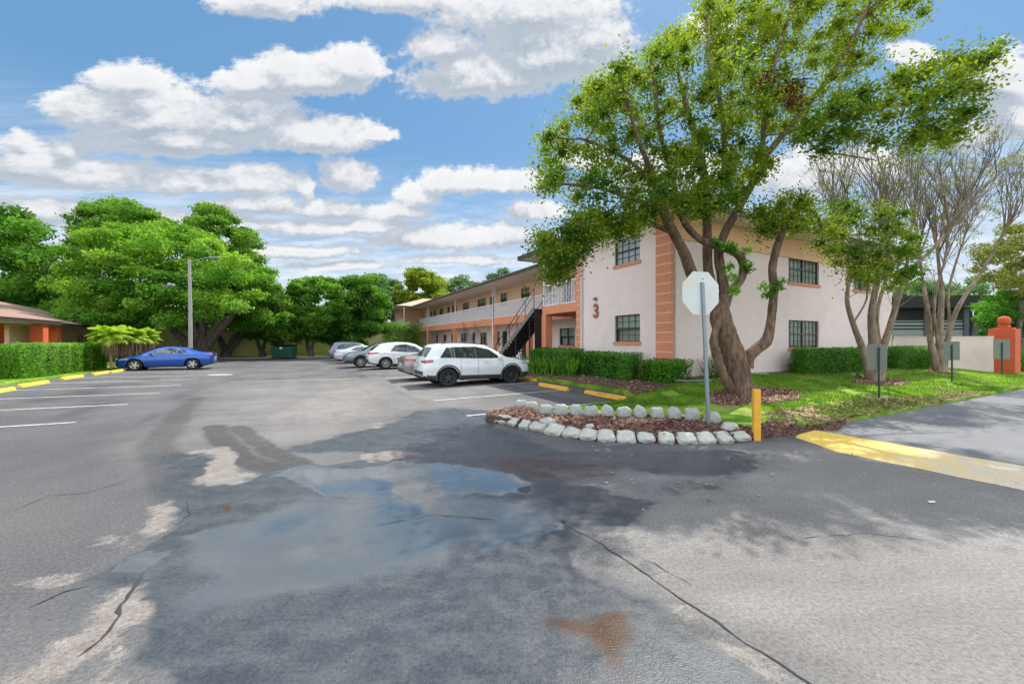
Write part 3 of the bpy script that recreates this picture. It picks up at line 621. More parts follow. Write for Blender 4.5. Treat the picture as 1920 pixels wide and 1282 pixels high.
def hip_roof(name, u0, u1, v0, v1, z, rise, mat_, parent, fh=.22, off=0):
    """hipped roof with fascia boards and a soffit"""
    w, l = u1-u0, v1-v0; h = min(w, l)/2
    if w < l: r0, r1 = ((u0+u1)/2, v0+h), ((u0+u1)/2, v1-h)
    else: r0, r1 = (u0+h, (v0+v1)/2), (u1-h, (v0+v1)/2)
    zt = z+fh; zr = zt+h*rise; V = [(u0-.03,v0-.03,zt),(u1+.03,v0-.03,zt),(u1+.03,v1+.03,zt),(u0-.03,v1+.03,zt),(*r0,zr),(*r1,zr)]
    F = [(0,1,4),(1,2,5,4),(2,3,5),(3,0,4,5)] if w < l else [(0,1,5,4),(1,2,5),(2,3,4,5),(3,0,4)]
    V += [(a, b, c-.035) for a, b, c in V[:4]]; F += [(0,6,7,1),(1,7,8,2),(2,8,9,3),(3,9,6,0)]
    r = npmesh('roof', V, F, mat_, parent)
    t = .05; fb = MB().box(u0, u1, v0, v0+t, z, zt-.04).box(u0, u1, v1-t, v1, z, zt-.04).box(u0, u0+t, v0+t, v1-t, z, zt-.04).box(u1-t, u1, v0+t, v1-t, z, zt-.04).build('fascia', M['fascia'], r)
    MB().box(u0+t, u1-t, v0+t, v1-t, z+.03+off, z+.06+off).build('soffit', M['soffit'], r); return r
B = thing('apartment_building', 'long two storey pink apartment building with white balcony railings and a number 3', 'apartment building', (*C0, 0), PH)
X_, Y_ = (1,0,0), (0,1,0); nX, nY = (-1,0,0), (0,-1,0)
ZS = 6.12
# the face that carries the number 3, at u = 0
H3 = [(1.42,2.78,1.76,2.80),(1.42,2.78,4.80,5.80)]
wall_holes('wall', (0,0,0), Y_, X_, 0, 4.95, .1, ZS+.05, H3, M['pink'], B)
window((0,0,0), Y_, X_, *H3[0], B, 4, 4, blind=.5); window((0,0,0), Y_, X_, *H3[1], B, 4, 4, frame='frame_dark', glass='glass_sky', blind=0)
# long gable wall, at v = 0
HR = [(7.05,9.45,1.50,2.68),(7.05,9.45,4.30,5.50),(12.6,14.4,4.30,5.50)]
wall_holes('wall', (0,0,0), X_, Y_, 0.0, 16.75, .1, ZS+.05, HR, M['pink'], B)
for h, fr in zip(HR, ('frame_bronze','frame_dark','frame_dark')): window((0,0,0), X_, Y_, *h, B, 8, 4, mull=True, frame=fr, blind=.92 if h[2] < 2 else .95)
MB().box(.0, 16.75, -.045, -.004, 5.30, ZS-.02).build('eave_shade_band', M['eave_shade_band'], B)  # added board, standing in for the tinted shade below the soffit
MB().box(-.02, 16.8, -.03, -.003, .1, .55).build('plinth', M['concrete'], B)
# remaining outer walls
box('wall', 16.53, 16.75, .24, 50, .1, ZS+.02, M['pink'], B); box('wall', .3, 16.5, 49.8, 50, .1, ZS+.02, M['pink'], B)
# quoined corner pilasters
def pilaster(u0, u1, v0, v1, z0, z1, side=None):
    p = MB().box(u0, u1, v0, v1, z0, z1).build('pilaster', M['orange'], B); mb = MB(); k0 = math.ceil((z0-1.745)/.337)
    z = 1.745+.337*k0
    while z < z1-.1: MB().box(u0-.006, u1+.006, v0-.006, v1+.006, z-.022, z+.022).build('mortar_joint', M['band'], p); z += .337
    return p
pilaster(-.055, .06, -.055, .62, .1, ZS-.01); pilaster(-.06, .30, 4.97, 5.28, .3, ZS-.01)
MB().tube([(-.09,4.86,.45),(-.09,4.86,6.0),(-.45,4.86,6.14)], .045, 8).build('downspout', M['white'], B)
# number 3 and the small lamp above it
cu = bpy.data.curves.new('numeral', 'FONT'); cu.body = '3'; cu.size = .80; cu.extrude = .02; cu.align_x = 'CENTER'; cu.align_y = 'CENTER'; cu.offset = .022
to = bpy.data.objects.new('tmp', cu); link(to); bpy.context.view_layer.update()
me3 = bpy.data.meshes.new_from_object(to.evaluated_get(bpy.context.evaluated_depsgraph_get())); bpy.data.objects.remove(to)
M['numeral'] = mat('numeral_paint', (.36,.105,.06), .6, .15, 10)
me3.materials.clear(); me3.materials.append(M['numeral']); num = link(bpy.data.objects.new('house_number', me3), B)
num.matrix_local = Matrix.Translation((-.03, 3.92, 3.05)) @ Matrix(((0,0,-1,0),(-1,0,0,0),(0,1,0,0),(0,0,0,1)))
MB().lathe([(0,-.08),(.07,-.07),(.09,0),(.05,.06),(0,.07)], 14, 0, Matrix.Translation((-.08,3.92,3.60))).build('wall_lamp', M['steel_grey'], B)
# recessed balcony side
WU = 3.25
G_ = [(c, d_, 1.55, 2.60) for c, d_ in ((9.9,11.5),(20.2,21.5),(22.9,24.4),(27.8,29.6),(34.3,35.6))]
DG = [(a, b, .50, 2.62) for a, b in ((13.2,14.1),(15.4,16.6),(18.9,19.8),(25.6,26.5),(31.8,32.7),(37.6,38.5))]
UPW = [(a, b, 4.70, 5.70) for a, b in ((15.3,16.6),(18.9,20.1),(23.1,25.1),(27.2,29.0),(30.8,32.4)[:2],(35.5,37.0),(38.4,39.6))]
UPD = [(a, b, 3.62, 5.70) for a, b in ((12.3,13.2),(21.4,22.3),(33.2,34.1),(10.2,11.1),(40.2,41.0))]
UPW = [h for h in UPW if not (32 < h[0] < 32.6)]
wall_holes('wall', (WU,5,0), Y_, X_, 0, 44.8, .3, 3.30, [(a-5, b-5, c, e) for a, b, c, e in G_+DG], M['pink'], B)
wall_holes('wall', (WU,5,0), Y_, X_, 0, 44.8, 3.30, ZS+.05, [(a-5, b-5, c, e) for a, b, c, e in UPW+UPD], M['peach'], B)  # upper wall peach: the pink wall's orange shade painted in
for h in G_: window((WU,0,0), Y_, X_, *h, B, 2, 2, frame='frame_dark', sill='orange', blind=.5, mull=True)
for h in UPW: window((WU,0,0), Y_, X_, *h, B, 2, 2, frame='frame_dark', sill=None, blind=.4)
for a, b, c, e in DG+UPD:
    mb = MB(); obox(mb, (WU,0,0), Y_, X_, a+.03, b-.03, c, e-.04, .07, .12); dr = mb.build('door', M['door_dark'], B); mb = MB(); obox(mb, (WU,0,0), Y_, X_, a+.1, a+.14, c+.98, c+1.1, .03, .07); mb.build('handle', M['steel_grey'], dr)
wall_holes('wall', (.0,4.95,0), X_, nY, .25, WU, .3, ZS, [], M['peach'], B)  # recess side wall, same painted-in shade tint
MB().box(3.05, 3.22, 9.35, 9.5, 2.5, 2.72).build('wall_lamp', M['steel_black'], B); MB().box(3.12, 3.23, 9.3, 9.4, 1.9, 2.1).build('electric_box', M['orange'], B)
# balcony slabs, beams, columns
dk = MB().box(.02, WU-.002, 5.3, 8.18, 3.36, 3.60).box(1.98, WU-.002, 8.18, 41.5, 3.36, 3.60).box(.02, WU-.002, 41.5, 45.0, 3.36, 3.60).build('balcony_floor', M['soffit'], B)
bm_ = MB().box(-.05, .22, 5.29, 8.25, 3.17, 3.575).box(.23, WU-.01, 7.98, 8.24, 3.10, 3.355).build('beam', M['orange'], B)
MB().box(1.86, 2.10, 8.26, 41.5, 3.05, 3.60).build('beam', M['orange'], B); MB().box(-.05, .22, 41.5, 45, 3.05, 3.60).build('beam', M['orange'], B)
for (a, b, w) in [(-.08,7.86,.40),(1.80,18.35,.34),(1.80,27.5,.34),(1.80,37.0,.34),(1.80,12.9,.34),(-.08,41.5,.40)]: MB().box(a, a+w, b, b+w, .3, 3.165 if b < 8 else 3.045).build('column', M['orange'], B)
for (a, b) in [(1.93,18.5),(1.93,37.1),(1.93,28.6)][:2]:
    MB().tube([(a-.13,b,.45),(a-.13,b,5.85),(.95,b,6.12)], .05, 8).build('downspout', M['white'], B)
MB().box(-.03, .07, 8.08, 8.18, 3.6, ZS-.02).build('balcony_post', M['white'], B); MB().box(.0, .07, 6.55, 6.63, 4.7, ZS-.02).build('balcony_post', M['white'], B)
for v_ in (18.45, 27.6, 37.05): MB().box(1.93, 2.03, v_, v_+.10, 3.61, ZS-.01).build('balcony_post', M['white'], B)
def railing(A, d, inn, L, parent, fancy=True, zf=3.585, sp=.125):
    mb = MB(); obox(mb, A, d, inn, 0, L, zf+1.02, zf+1.09, -.03, .05); obox(mb, A, d, inn, 0, L, zf+.0, zf+.055, -.02, .04)
    n = int(L/sp); dv, iv = Vector(d), Vector(inn); rail = mb.build('railing', M['white'], parent); b = MB()
    for k in range(1, n):
        s = k*L/n
        if fancy and k % 3 == 0:
            wv = [Vector(A)+dv*(s+.028*math.sin(t/10*6*math.pi))+Vector((0,0,zf+.055+.965*t/10)) for t in range(0, 11)]
            for p, q in zip(wv[:-1], wv[1:]): b.add([p-dv*.028, p+dv*.028, q+dv*.028, q-dv*.028, p-dv*.028+iv*.012, p+dv*.028+iv*.012, q+dv*.028+iv*.012, q-dv*.028+iv*.012], [(0,1,2,3),(7,6,5,4),(0,4,5,1),(3,2,6,7),(0,3,7,4),(1,5,6,2)])
        else: obox(b, A, d, inn, s-.018, s+.018, zf+.055, zf+1.02, 0, .02)
    b.build('balusters', M['white'], rail); return rail
railing((-.02,5.30,0), Y_, X_, 2.78, B, sp=.13); railing((1.92,9.4,0), Y_, X_, 9.05, B, sp=.10); railing((1.92,18.55,0), Y_, X_, 18.5, B, sp=.105); railing((1.92,37.15,0), Y_, X_, 4.3, B, sp=.12); railing((-.02,41.55,0), Y_, X_, 3.4, B, sp=.13)
# far block's end
H5 = [(45.9,46.5,4.5,5.5),(48.0,49.0,4.8,5.8)]
wall_holes('wall', (0,0,0), Y_, X_, 45.0, 49.8, .1, ZS+.02, H5[1:], M['pink'], B); wall_holes('wall', (.25,45,0), X_, nY, 0, WU-.25, .3, ZS, [(.9,1.9,3.6,5.7)], M['peach'], B)  # peach side wall carries the shade tint in its colour
window((0,0,0), Y_, X_, *H5[1], B, 3, 3, frame='frame_dark', blind=.5); pilaster(-.06, .05, 45.0, 45.6, .1, ZS-.01); pilaster(-.06, .05, 49.2, 49.82, .1, ZS-.01)
MB().box(-.02, .06, 41.4, 41.5, 3.6, ZS-.01).build('balcony_post', M['white'], B); MB().tube([(-.5,50.3,.2),(-.5,50.3,6.0)], .06, 8).build('downspout', M['white'], B)
hip_roof('roof', -.9, 17.6, -.9, 9.4, ZS, .33, M['shingle'], B); hip_roof('roof', .62, 16.2, 9.42, 41.48, ZS-.14, .33, M['shingle'], B, .20, off=.0); hip_roof('roof', -.9, 17.6, 41.5, 50.6, ZS, .33, M['shingle'], B)
# black steel stair between the balcony and the path
ST = thing('staircase', 'black steel outdoor staircase climbing to the balcony beside the orange column', 'staircase', (*uv(-.5, 8.35), .49), PH)
for x in (0, 1.05): MB().add([(x,0,2.85),(x,0,3.12),(x,4.75,.27),(x,4.75,0),(x+.05,0,2.85),(x+.05,0,3.12),(x+.05,4.75,.27),(x+.05,4.75,0)], [(0,1,2,3),(7,6,5,4),(0,4,5,1),(1,5,6,2),(2,6,7,3),(3,7,4,0)]).build('stringer', M['steel_grey'] if x == 0 else M['steel_black'], ST)
mb = MB()
for k in range(17): y = .1+k*.275; z = 3.0-k*.18; mb.box(.05, 1.05, y, y+.27, z-.04, z).box(.05, 1.05, y, y+.02, z-.19, z-.04)
mb.build('treads', M['steel_black'], ST)
for x in (.02, 1.08):
    mb = MB().tube([(x,0,4.05),(x,4.7,1.05)], .022, 6).tube([(x,0,3.7),(x,4.7,.70)], .016, 6)
    for k in range(6): y = k*.94; mb.tube([(x,y,3.0-y*.628),(x,y,4.05-y*.638)], .018, 6)
    mb.build('handrail', M['steel_black'], ST)
MB().box(.05, 1.1, -.05, .0, .0, 2.8).box(.1, 1.0, .0, 1.0, 2.55, 2.6).build('back_panel', M['steel_black'], ST)
MB().tube([(.1,2.2,0),(.1,2.2,1.5)], .03, 6).tube([(1.0,2.2,0),(1.0,2.2,1.5)], .03, 6).tube([(.1,.6,0),(.1,.6,2.4)], .03, 6).build('support_post', M['steel_black'], ST)
# second stair further along, seen over the car roofs: white rails
ST2 = thing('staircase', 'second dark outdoor staircase with sloping rails farther along the balcony', 'staircase', (*uv(.55, 18.9), .49), PH)
for x in (0, 1.0):
    mb = MB()
    for h in (.2, .5, .8, 1.05): mb.tube([(x,0,.0+h),(x,2.9,1.9+h)], .022, 6)
    mb.build('handrail', M['steel_black'], ST2)
mb = MB()
for k in range(11): mb.box(.0, 1.0, k*.27, k*.27+.26, k*.18, k*.18+.04)
mb.build('treads', M['steel_grey'], ST2)
# ---- low orange houses at the left
def low_house(name, label, u0, u1, v0, v1, zg, ze, colv, wins, extra=None):
    h = thing(name, label, 'house', (*C0, 0), PH)
    hs = [(a, b, c, e) for a, b, c, e in wins]
    wall_holes('wall', (u1,v0,0), Y_, nX, 0, v1-v0, zg, ze+.05, [(a-v0, b-v0, c, e) for a, b, c, e in hs], M['peach'], h)
    for w in hs: window((u1,0,0), Y_, nX, *w, h, 3, 4, frame='white', sill='orange', blind=.5)
    wall_holes('wall', (u0,v0,0), X_, Y_, 0, u1-u0-.02, zg, ze+.05, [], M['peach'], h); wall_holes('wall', (u0,v1,0), X_, nY, 0, u1-u0-.02, zg, ze+.05, [], M['peach'], h); box('wall', u0-.2, u0-.001, v0, v1, zg, ze, M['peach'], h)
    for a, b in colv: MB().box(a, a+.55, b, b+.55, zg, ze).build('column', M['pillar'], h)
    hip_roof('roof', u0-1, u1+2.3, v0-.9, v1+1.9, ze, .30, M['shingle_brown'], h, .24); return h
hA = low_house('low_house', 'single storey orange house with brown roof behind the big clipped hedge', -37, -27.0, 11, 24.0, .2, 2.82, [(-25.4,13.0),(-25.4,17.7),(-25.4,24.2),(-27.3,24.4)], [(18.6,19.9,1.15,2.35),(21.6,22.5,1.1,2.35)])
MB().box(-26.9,-26.8,15,17,.3,2.4).build('door', M['door_dark'], hA)
hB = low_house('low_house', 'farther single storey peach house with brown roof and a wide grey window', -42, -28.6, 29.5, 41.5, .2, 2.85, [(-27.2,30.3)], [(33.4,35.6,1.1,2.35),(38.5,39.8,1.1,2.35)])
# ---- ochre wall at the back
W_ = thing('boundary_wall', 'long ochre rendered wall behind the trees at the far end of the lot', 'wall', (*uv(-48, 44), 0), PH)
MB().box(0, 56, 0, .2, .05, 2.95).build('wall_panel', M['wall_yellow'], W_); MB().box(-.05, 56, -.04, .24, 2.951, 3.03).build('coping', M['wall_yellow'], W_)
for k in range(12): MB().box(k*5, k*5+.35, -.08, -.002, .05, 2.94).build('pier', M['wall_yellow'], W_)
# ---- right side: pink garden wall, orange gate pillar, dark building behind
gw = thing('garden_wall', 'low pink stucco wall between the apartment building and the orange pillar', 'wall', (*uv(16.8, -.12), 0), PH)
L_ = 3.9; end = touv(*P(1862, 640, 19.4)[:2]); st = (16.8, -.12); ang = math.atan2(end[1]-st[1], end[0]-st[0]); L_ = math.hypot(end[1]-st[1], end[0]-st[0]); gw.rotation_euler[2] = PH+ang
MB().box(0, L_, -.1, .1, .1, 1.98).build('wall_panel', M['pink'], gw); MB().box(-.01, L_, -.13, .13, 1.981, 2.03).build('coping', M['pink'], gw)
px_, py_, _ = P(1883, 640, 19.3); pil = thing('gate_pillar', 'orange square gate pillar topped with a ball finial', 'pillar', (px_, py_, .25), PH)
MB().box(-.42, .42, -.42, .42, 0, 2.12, bev=.015).build('shaft', M['pillar'], pil); MB().box(-.3,.3,-.3,.3,2.121,2.19).box(-.17,.17,-.17,.17,2.191,2.32).build('cap', M['pillar'], pil)
MB().lathe([(.001,2.32),(.14,2.34),(.2,2.42),(.225,2.53),(.2,2.64),(.13,2.72),(.001,2.75)], 24).build('ball_finial', M['pillar'], pil)
db = thing('dark_building', 'dark roofed grey building with a screened porch beyond the pink garden wall', 'building', (*P(1668, 640, 31)[:2], 0), R(-4))
M['slate'] = mat('slate_grey', (.10,.12,.13), .6, .15, 3); M['roof_dark'] = mat('dark_roof', (.016,.016,.018), .7, .1); M['screen'] = mat('porch_screen', (.28,.31,.32), .5, .1, 2)
MB().box(0.4, 8.2, 2.2, 9, 0, 5.2).build('wall', M['slate'], db)
MB().box(-.4, 8.6, -.6, 9.4, 4.35, 5.25).build('roof', M['roof_dark'], db)
MB().box(-.1, 8.0, -.1, .0, 2.0, 3.4).build('porch_panel', M['screen'], db)
for x in (-.1, 2.9, 5.6): MB().box(x, x+.16, -.16, -.1, 1.2, 4.35).build('porch_post', M['roof_dark'], db)
for x in (2.4, 5.2): MB().box(x, x+.35, -.2, -.1, 1.2, 4.35).build('porch_post', M['slate'], db)
MB().box(-.1,7.9,-.13,-.101,2.7,2.8).box(-.1,7.9,-.13,-.101,2.95,3.05).box(-.1,7.9,-.13,-.101,3.25,3.33).build('porch_rail', M['roof_dark'], db)
MB().add([(5.6,-.3,2.0),(8.4,-.3,2.0),(8.4,-.3,5.1),(6.2,-.3,5.1),(5.6,-.1,2.0),(8.4,-.1,2.0),(8.4,-.1,5.1),(6.2,-.1,5.1)], [(0,1,2,3),(7,6,5,4),(0,4,5,1),(1,5,6,2),(2,6,7,3),(3,7,4,0)]).build('side_panel', M['slate'], db)
MB().box(-.1, 8.2, .0, .1, 0, 2.0).build('base_wall', M['pink'], db)
# ================================================================== CARS
def carpaint(name, col, metal=.0, rough=.28):
    m, T, b = newmat(name); T.put(b.inputs['Base Color'], col); b.inputs['Metallic'].default_value = metal; b.inputs['Roughness'].default_value = rough
    b.inputs['Coat Weight'].default_value = 1; b.inputs['Coat Roughness'].default_value = .03; return m
M['tyre'] = mat('tyre_rubber', (.018,.017,.017), .85, .15, 20); M['rim'] = mat('alloy_rim', (.55,.54,.52), .3, .05, metal=.85); M['rim_dark'] = mat('dark_alloy_rim', (.07,.065,.065), .4, .1, metal=.5)
M['plastic'] = mat('dark_plastic', (.045,.05,.055), .65, .1, 10); M['seam'] = mat('panel_gap', (.03,.03,.035), .8)
M['tail'] = mat('tail_light', (.50,.03,.035), .12, .2, 14, coat=1); M['lamp'] = mat('headlight_glass', (.45,.47,.48), .08, .1, coat=1); M['chrome'] = mat('chrome_trim', (.6,.6,.6), .15, 0, metal=1)
M['plate'] = mat('number_plate', (.45,.55,.56), .5, .3, 30); M['well'] = mat('wheel_well', (.01,.01,.01), .9); M['seat'] = mat('car_seat', (.06,.06,.065), .8)
def wheel_parts(r, w, style, parent, x, y, side):
    t = MB(); prof = [(r*.60,-w/2),(r*.90,-w/2),(r*.97,-w*.42),(r,-w*.3),(r,w*.3),(r*.97,w*.42),(r*.90,w/2),(r*.66,w/2),(r*.64,w*.30),(r*.60,0),(r*.60,-w/2)]
    M0 = Matrix.Translation((x, y, r)) @ Matrix.Rotation(R(90*side), 4, 'X')
    t.lathe(prof, 36, 0, M0); t.lathe([(r*.62,w*.0),(.0,w*.0)], 30, 1, M0)
    ty = t.build('wheel', [M['tyre'], M['well']], parent)
    mt = M['rim_dark'] if style == 'dark' else M['rim']; b = MB()
    b.lathe([(r*.60,w*.18),(r*.66,w*.40),(r*.655,w*.46),(r*.60,w*.40),(r*.575,w*.2)], 36, 0, M0); b.lathe([(.001,w*.36),(r*.13,w*.34),(r*.15,w*.1)], 16, 0, M0)
    n = 5
    for k in range(n):
        for dd in ((-.13, .13) if style != 'swirl' else (0,)):
            an = 2*math.pi*k/n+.3; Mk = M0 @ Matrix.Rotation(an, 4, 'Z'); h = r*.055 if style != 'swirl' else r*.13
            x1 = r*.61; o1 = dd*r*1.0*(1.2); V = []
            for zz in (w*.12, w*.36):
                V += [Mk @ Vector((r*.08, -h+dd*r*.2, zz)), Mk @ Vector((x1, -h+o1+(.12*r if style == 'swirl' else 0), zz*.95)), Mk @ Vector((x1, h+o1+(.12*r if style == 'swirl' else 0), zz*.95)), Mk @ Vector((r*.08, h+dd*r*.2, zz))]
            b.add(V, [(3,2,1,0),(4,5,6,7),(0,1,5,4),(1,2,6,5),(2,3,7,6),(3,0,4,7)])
    b.build('rim', mt, ty); return ty
def car(label, cat, u, v, paint, spec, face=1, style='alloy', group=None, z0=None, rot=0, clad=False, plate=True):
    X0, Y0 = uv(u, v); z0 = float(gz(X0, Y0)) if z0 is None else z0
    c = thing('parked_car', label, cat, (X0, Y0, z0), PH+(0 if face > 0 else math.pi)+rot, group)
    L = spec['L']; HW = spec['W']/2; ra, fa, rw = spec['rear_axle'], spec['front_axle'], spec['rw']; AR = rw+.065
    ax = np.array(sorted(set(list(np.arange(0, .32, .04))+list(np.linspace(.32, L-.32, int((L-.64)/.045)))+list(np.arange(L-.28, L+.001, .04))))); ax[-1] = L
    def curve(pts, sm=5):
        xs_ = np.array([p[0] for p in pts]); ys_ = np.array([p[1] for p in pts]); g = np.linspace(0, L, 400); y = np.interp(g, xs_, ys_); k = np.hanning(2*sm+3); k /= k.sum(); yp = np.pad(y, sm+1, mode='edge'); y = np.convolve(yp, k, 'valid'); return lambda q: np.interp(q, g, y)
    top = curve(spec['top'], spec.get('sm', 9)); belt0 = curve(spec['belt'], 12); plan = curve([(a, b*HW) for a, b in spec['plan']], 6); roofw = curve([(a, b*HW) for a, b in spec['roofw']], 14); bot = curve(spec['bot'], 5)
    belt = lambda q: np.minimum(belt0(q), top(q)-.03)
    def ring(q):
        W, zb, zs, zt, Wr = plan(q), bot(q), belt(q), top(q), roofw(q); zs = float(zs); cab = np.clip((zt-zs-.03)/.35, 0, 1)
        za = zb
        for xw in (ra, fa):
            if abs(q-xw) < AR: za = max(za, rw+math.sqrt(AR*AR-(q-xw)**2))
        Wr = min(Wr, W*.94); side = []
        n = 9
        for k in range(n+1):
            t = k/n; z = zb+(zs-zb)*t; y = W*(.90+.10*min(1, t*2.2)**.7) if t < .46 else W*(1-.035*((t-.46)/.54)**2)
            if .55 < t < .75: y += .008
            side.append((y, max(z, za-.001 if t < .9 else z)))
        yb = side[-1][0]; zr = zt-.055*cab-.02; up = []
        for t in (.06, .25, .5, .75, 1): up.append((yb-.012+(Wr-yb+.012)*t**1.08, zs+(zr-zs)*t))
        rf = [(Wr*.90, zt-.022), (Wr*.70, zt-.008), (Wr*.35, zt-.001), (0, zt)]
        return [(0, zb+.02), (W*.5, zb+.02), (W*.56, max(za, zb+.02)), (W*.86, za)]+side+up+rf
    V = []; rings = []
    for q in ax:
        rr = ring(float(q)); rings.append(rr); full = [(q-L/2, -y, z) for y, z in rr]+[(q-L/2, y, z) for y, z in rr[::-1][1:-1]]; V += full
    n = len(full); F = []; mi = []; nr = len(rr)
    for i in range(len(ax)-1):
        for k in range(n):
            k2 = (k+1) % n; f = (i*n+k, i*n+k2, (i+1)*n+k2, (i+1)*n+k); F.append(f[::-1])
            cx_ = (ax[i]+ax[i+1])/2; cz = sum(V[j][2] for j in f)/4; cy = abs(sum(V[j][1] for j in f)/4); kk = min(k, n-1-k)
            if kk < 3: mi.append(1)
            elif clad and cz < spec['clad']: mi.append(2)
            elif not clad and kk < 5 and cz < bot(cx_)+.05: mi.append(2)
            else: mi.append(0)
    for i, s in ((0, 1), (len(ax)-1, -1)):
        b = i*n; F.append(tuple(range(b, b+n))[::s]); mi.append(0)
    npmesh('body', V, F, None, c, True, mats=[paint, M['well'], M['plastic']], midx=mi)
    def sy(x, z):
        rr = ring(float(x)); pts = rr[4:4+15]; zz = [p[1] for p in pts]; yy = [p[0] for p in pts]
        for a in range(1, len(zz)): zz[a] = max(zz[a], zz[a-1]+1e-5)
        return float(np.interp(z, zz, yy))
    def side_patch(cs, mt, name, parent=c, nx=10, nz=5, off=.006, sides=(-1, 1), lab=None):
        res = []
        for s in sides:
            V = []
            for j in range(nz+1):
                for i in range(nx+1):
                    a, b = i/nx, j/nz; p = [(1-a)*(1-b)*cs[0][k]+a*(1-b)*cs[1][k]+a*b*cs[2][k]+(1-a)*b*cs[3][k] for k in (0, 1)]; V.append((p[0]-L/2, s*(sy(*p)+off), p[1]))
            F = [(j*(nx+1)+i, j*(nx+1)+i+1, (j+1)*(nx+1)+i+1, (j+1)*(nx+1)+i) for j in range(nz) for i in range(nx)]
            o = npmesh(name, V, F if s < 0 else [f[::-1] for f in F], mt, parent, True); res.append(o)
        return res
    if clad:
        for xw in (ra, fa):
            for s in (-1, 1):
                V = []; na = 22
                for i in range(na+1):
                    a = math.pi*(-.06+1.12*i/na)
                    for r_, o in ((AR-.005, -.03), (AR-.005, .022), (AR+.045, .026), (AR+.075, .0)):
                        x, z = xw+math.cos(a)*r_, rw+math.sin(a)*r_; V.append((x-L/2, s*(max(sy(min(max(x,.1),L-.1), max(z,.45)), float(plan(xw))*.95)+o), z))
                npmesh('fender_flare', V, [(i*4+k, i*4+k+1, (i+1)*4+k+1, (i+1)*4+k) for i in range(na) for k in range(3)], M['plastic'], c, True)
    for w in spec['glass']: side_patch(w, M['glass_car'], 'side_window')
    for w in spec.get('pillars', []): side_patch(w, M['plastic'], 'window_trim', off=.0045)
    for nm, (a, b, f0, f1) in (('rear_window', spec['rglass']), ('windshield', spec['wglass'])):
        V = []; nx, ny = 12, 10
        for i in range(nx+1):
            q = a+(b-a)*i/nx; f = f0+(f1-f0)*i/nx; Wr = min(float(roofw(q)), float(plan(q))*.94)
            for j in range(ny+1):
                t = (j/ny*2-1)*f; rr = ring(q)[-5:]; yy = [p[0] for p in rr][::-1]; zz = [p[1] for p in rr][::-1]; y = abs(t)*Wr; V.append((q-L/2, t*Wr, float(np.interp(y, yy, zz))+.008))
        npmesh(nm, V, [(i*(ny+1)+j, (i+1)*(ny+1)+j, (i+1)*(ny+1)+j+1, i*(ny+1)+j+1) for i in range(nx) for j in range(ny)], M['glass_car'], c, True)
    for sx in spec['seams']:
        side_patch([(sx-.005,bot(sx)+.1),(sx+.005,bot(sx)+.1),(sx+.005,float(belt(sx))-.01),(sx-.005,float(belt(sx))-.01)], M['seam'], 'door_seam', nx=1, nz=8, off=.003)
    for hx in spec['handles']:
        for s in (-1, 1): MB().box(hx-L/2, hx-L/2+.16, s*(sy(hx, spec['hz'])+.02)-.012, s*(sy(hx, spec['hz'])+.02)+.012, spec['hz'], spec['hz']+.03, bev=.006).build('door_handle', paint, c)
    side_patch(spec['tail'], M['tail'], 'tail_light', nx=6, nz=3, off=.012); side_patch(spec['head'], M['lamp'], 'headlight', nx=6, nz=3, off=.012)
    tz = (spec['tail'][0][1]+spec['tail'][3][1])/2; th = abs(spec['tail'][3][1]-spec['tail'][0][1])*.42
    for s in (-1, 1):
        MB().box(-L/2-.012, -L/2+.05, s*.42*1 if s > 0 else -float(plan(.02))*.98, float(plan(.02))*.98 if s > 0 else -.42, tz-th, tz+th).build('tail_light', M['tail'], c)
        MB().box(L/2-.06, L/2+.008, .38 if s > 0 else -float(plan(L-.05)), float(plan(L-.05)) if s > 0 else -.38, spec['head'][0][1], spec['head'][0][1]+.09).build('headlight', M['lamp'], c)
        mx = spec['mirror']; MB().box(mx-L/2-.05, mx-L/2+.09, s*(HW+.02) if s > 0 else -(HW+.20), (HW+.20) if s > 0 else -(HW+.02), spec['mz'], spec['mz']+.13, bev=.03).box(mx-L/2, mx-L/2+.05, s*(HW-.1) if s > 0 else -(HW+.03), (HW+.03) if s > 0 else -(HW-.1), spec['mz']+.01, spec['mz']+.04).build('mirror', paint, c)
    if plate: MB().box(-L/2-.02, -L/2-.004, -.17, .17, spec['pz'], spec['pz']+.17).build('number_plate', M['plate'], c)
    MB().box(-L/2-.008, -L/2+.06, -HW*.72, HW*.72, spec['bz'], spec['bz']+.16, bev=.02).build('bumper_insert', M['plastic'], c)
    MB().box(L/2-.06, L/2+.008, -.36, .36, .48, .74, bev=.02).build('grille', M['plastic'], c)
    if spec.get('rails'):
        for s in (-1, 1):
            a, b = spec['rails']; pts = [(q-L/2, s*float(roofw(q))*.88, float(top(q))+(.045 if 0 < i < 5 else -.01)) for i, q in enumerate(np.linspace(a, b, 6))]; MB().tube(pts, .016, 6).build('roof_rail', M['plastic'] if spec.get('rail_dark') else M['chrome'], c)
    for xw in (ra, fa):
        for s in (-1, 1): wheel_parts(rw, spec.get('tw', .23), style, c, xw-L/2, s*(float(plan(xw))-spec.get('tw', .23)/2-.015), -s)
    return c
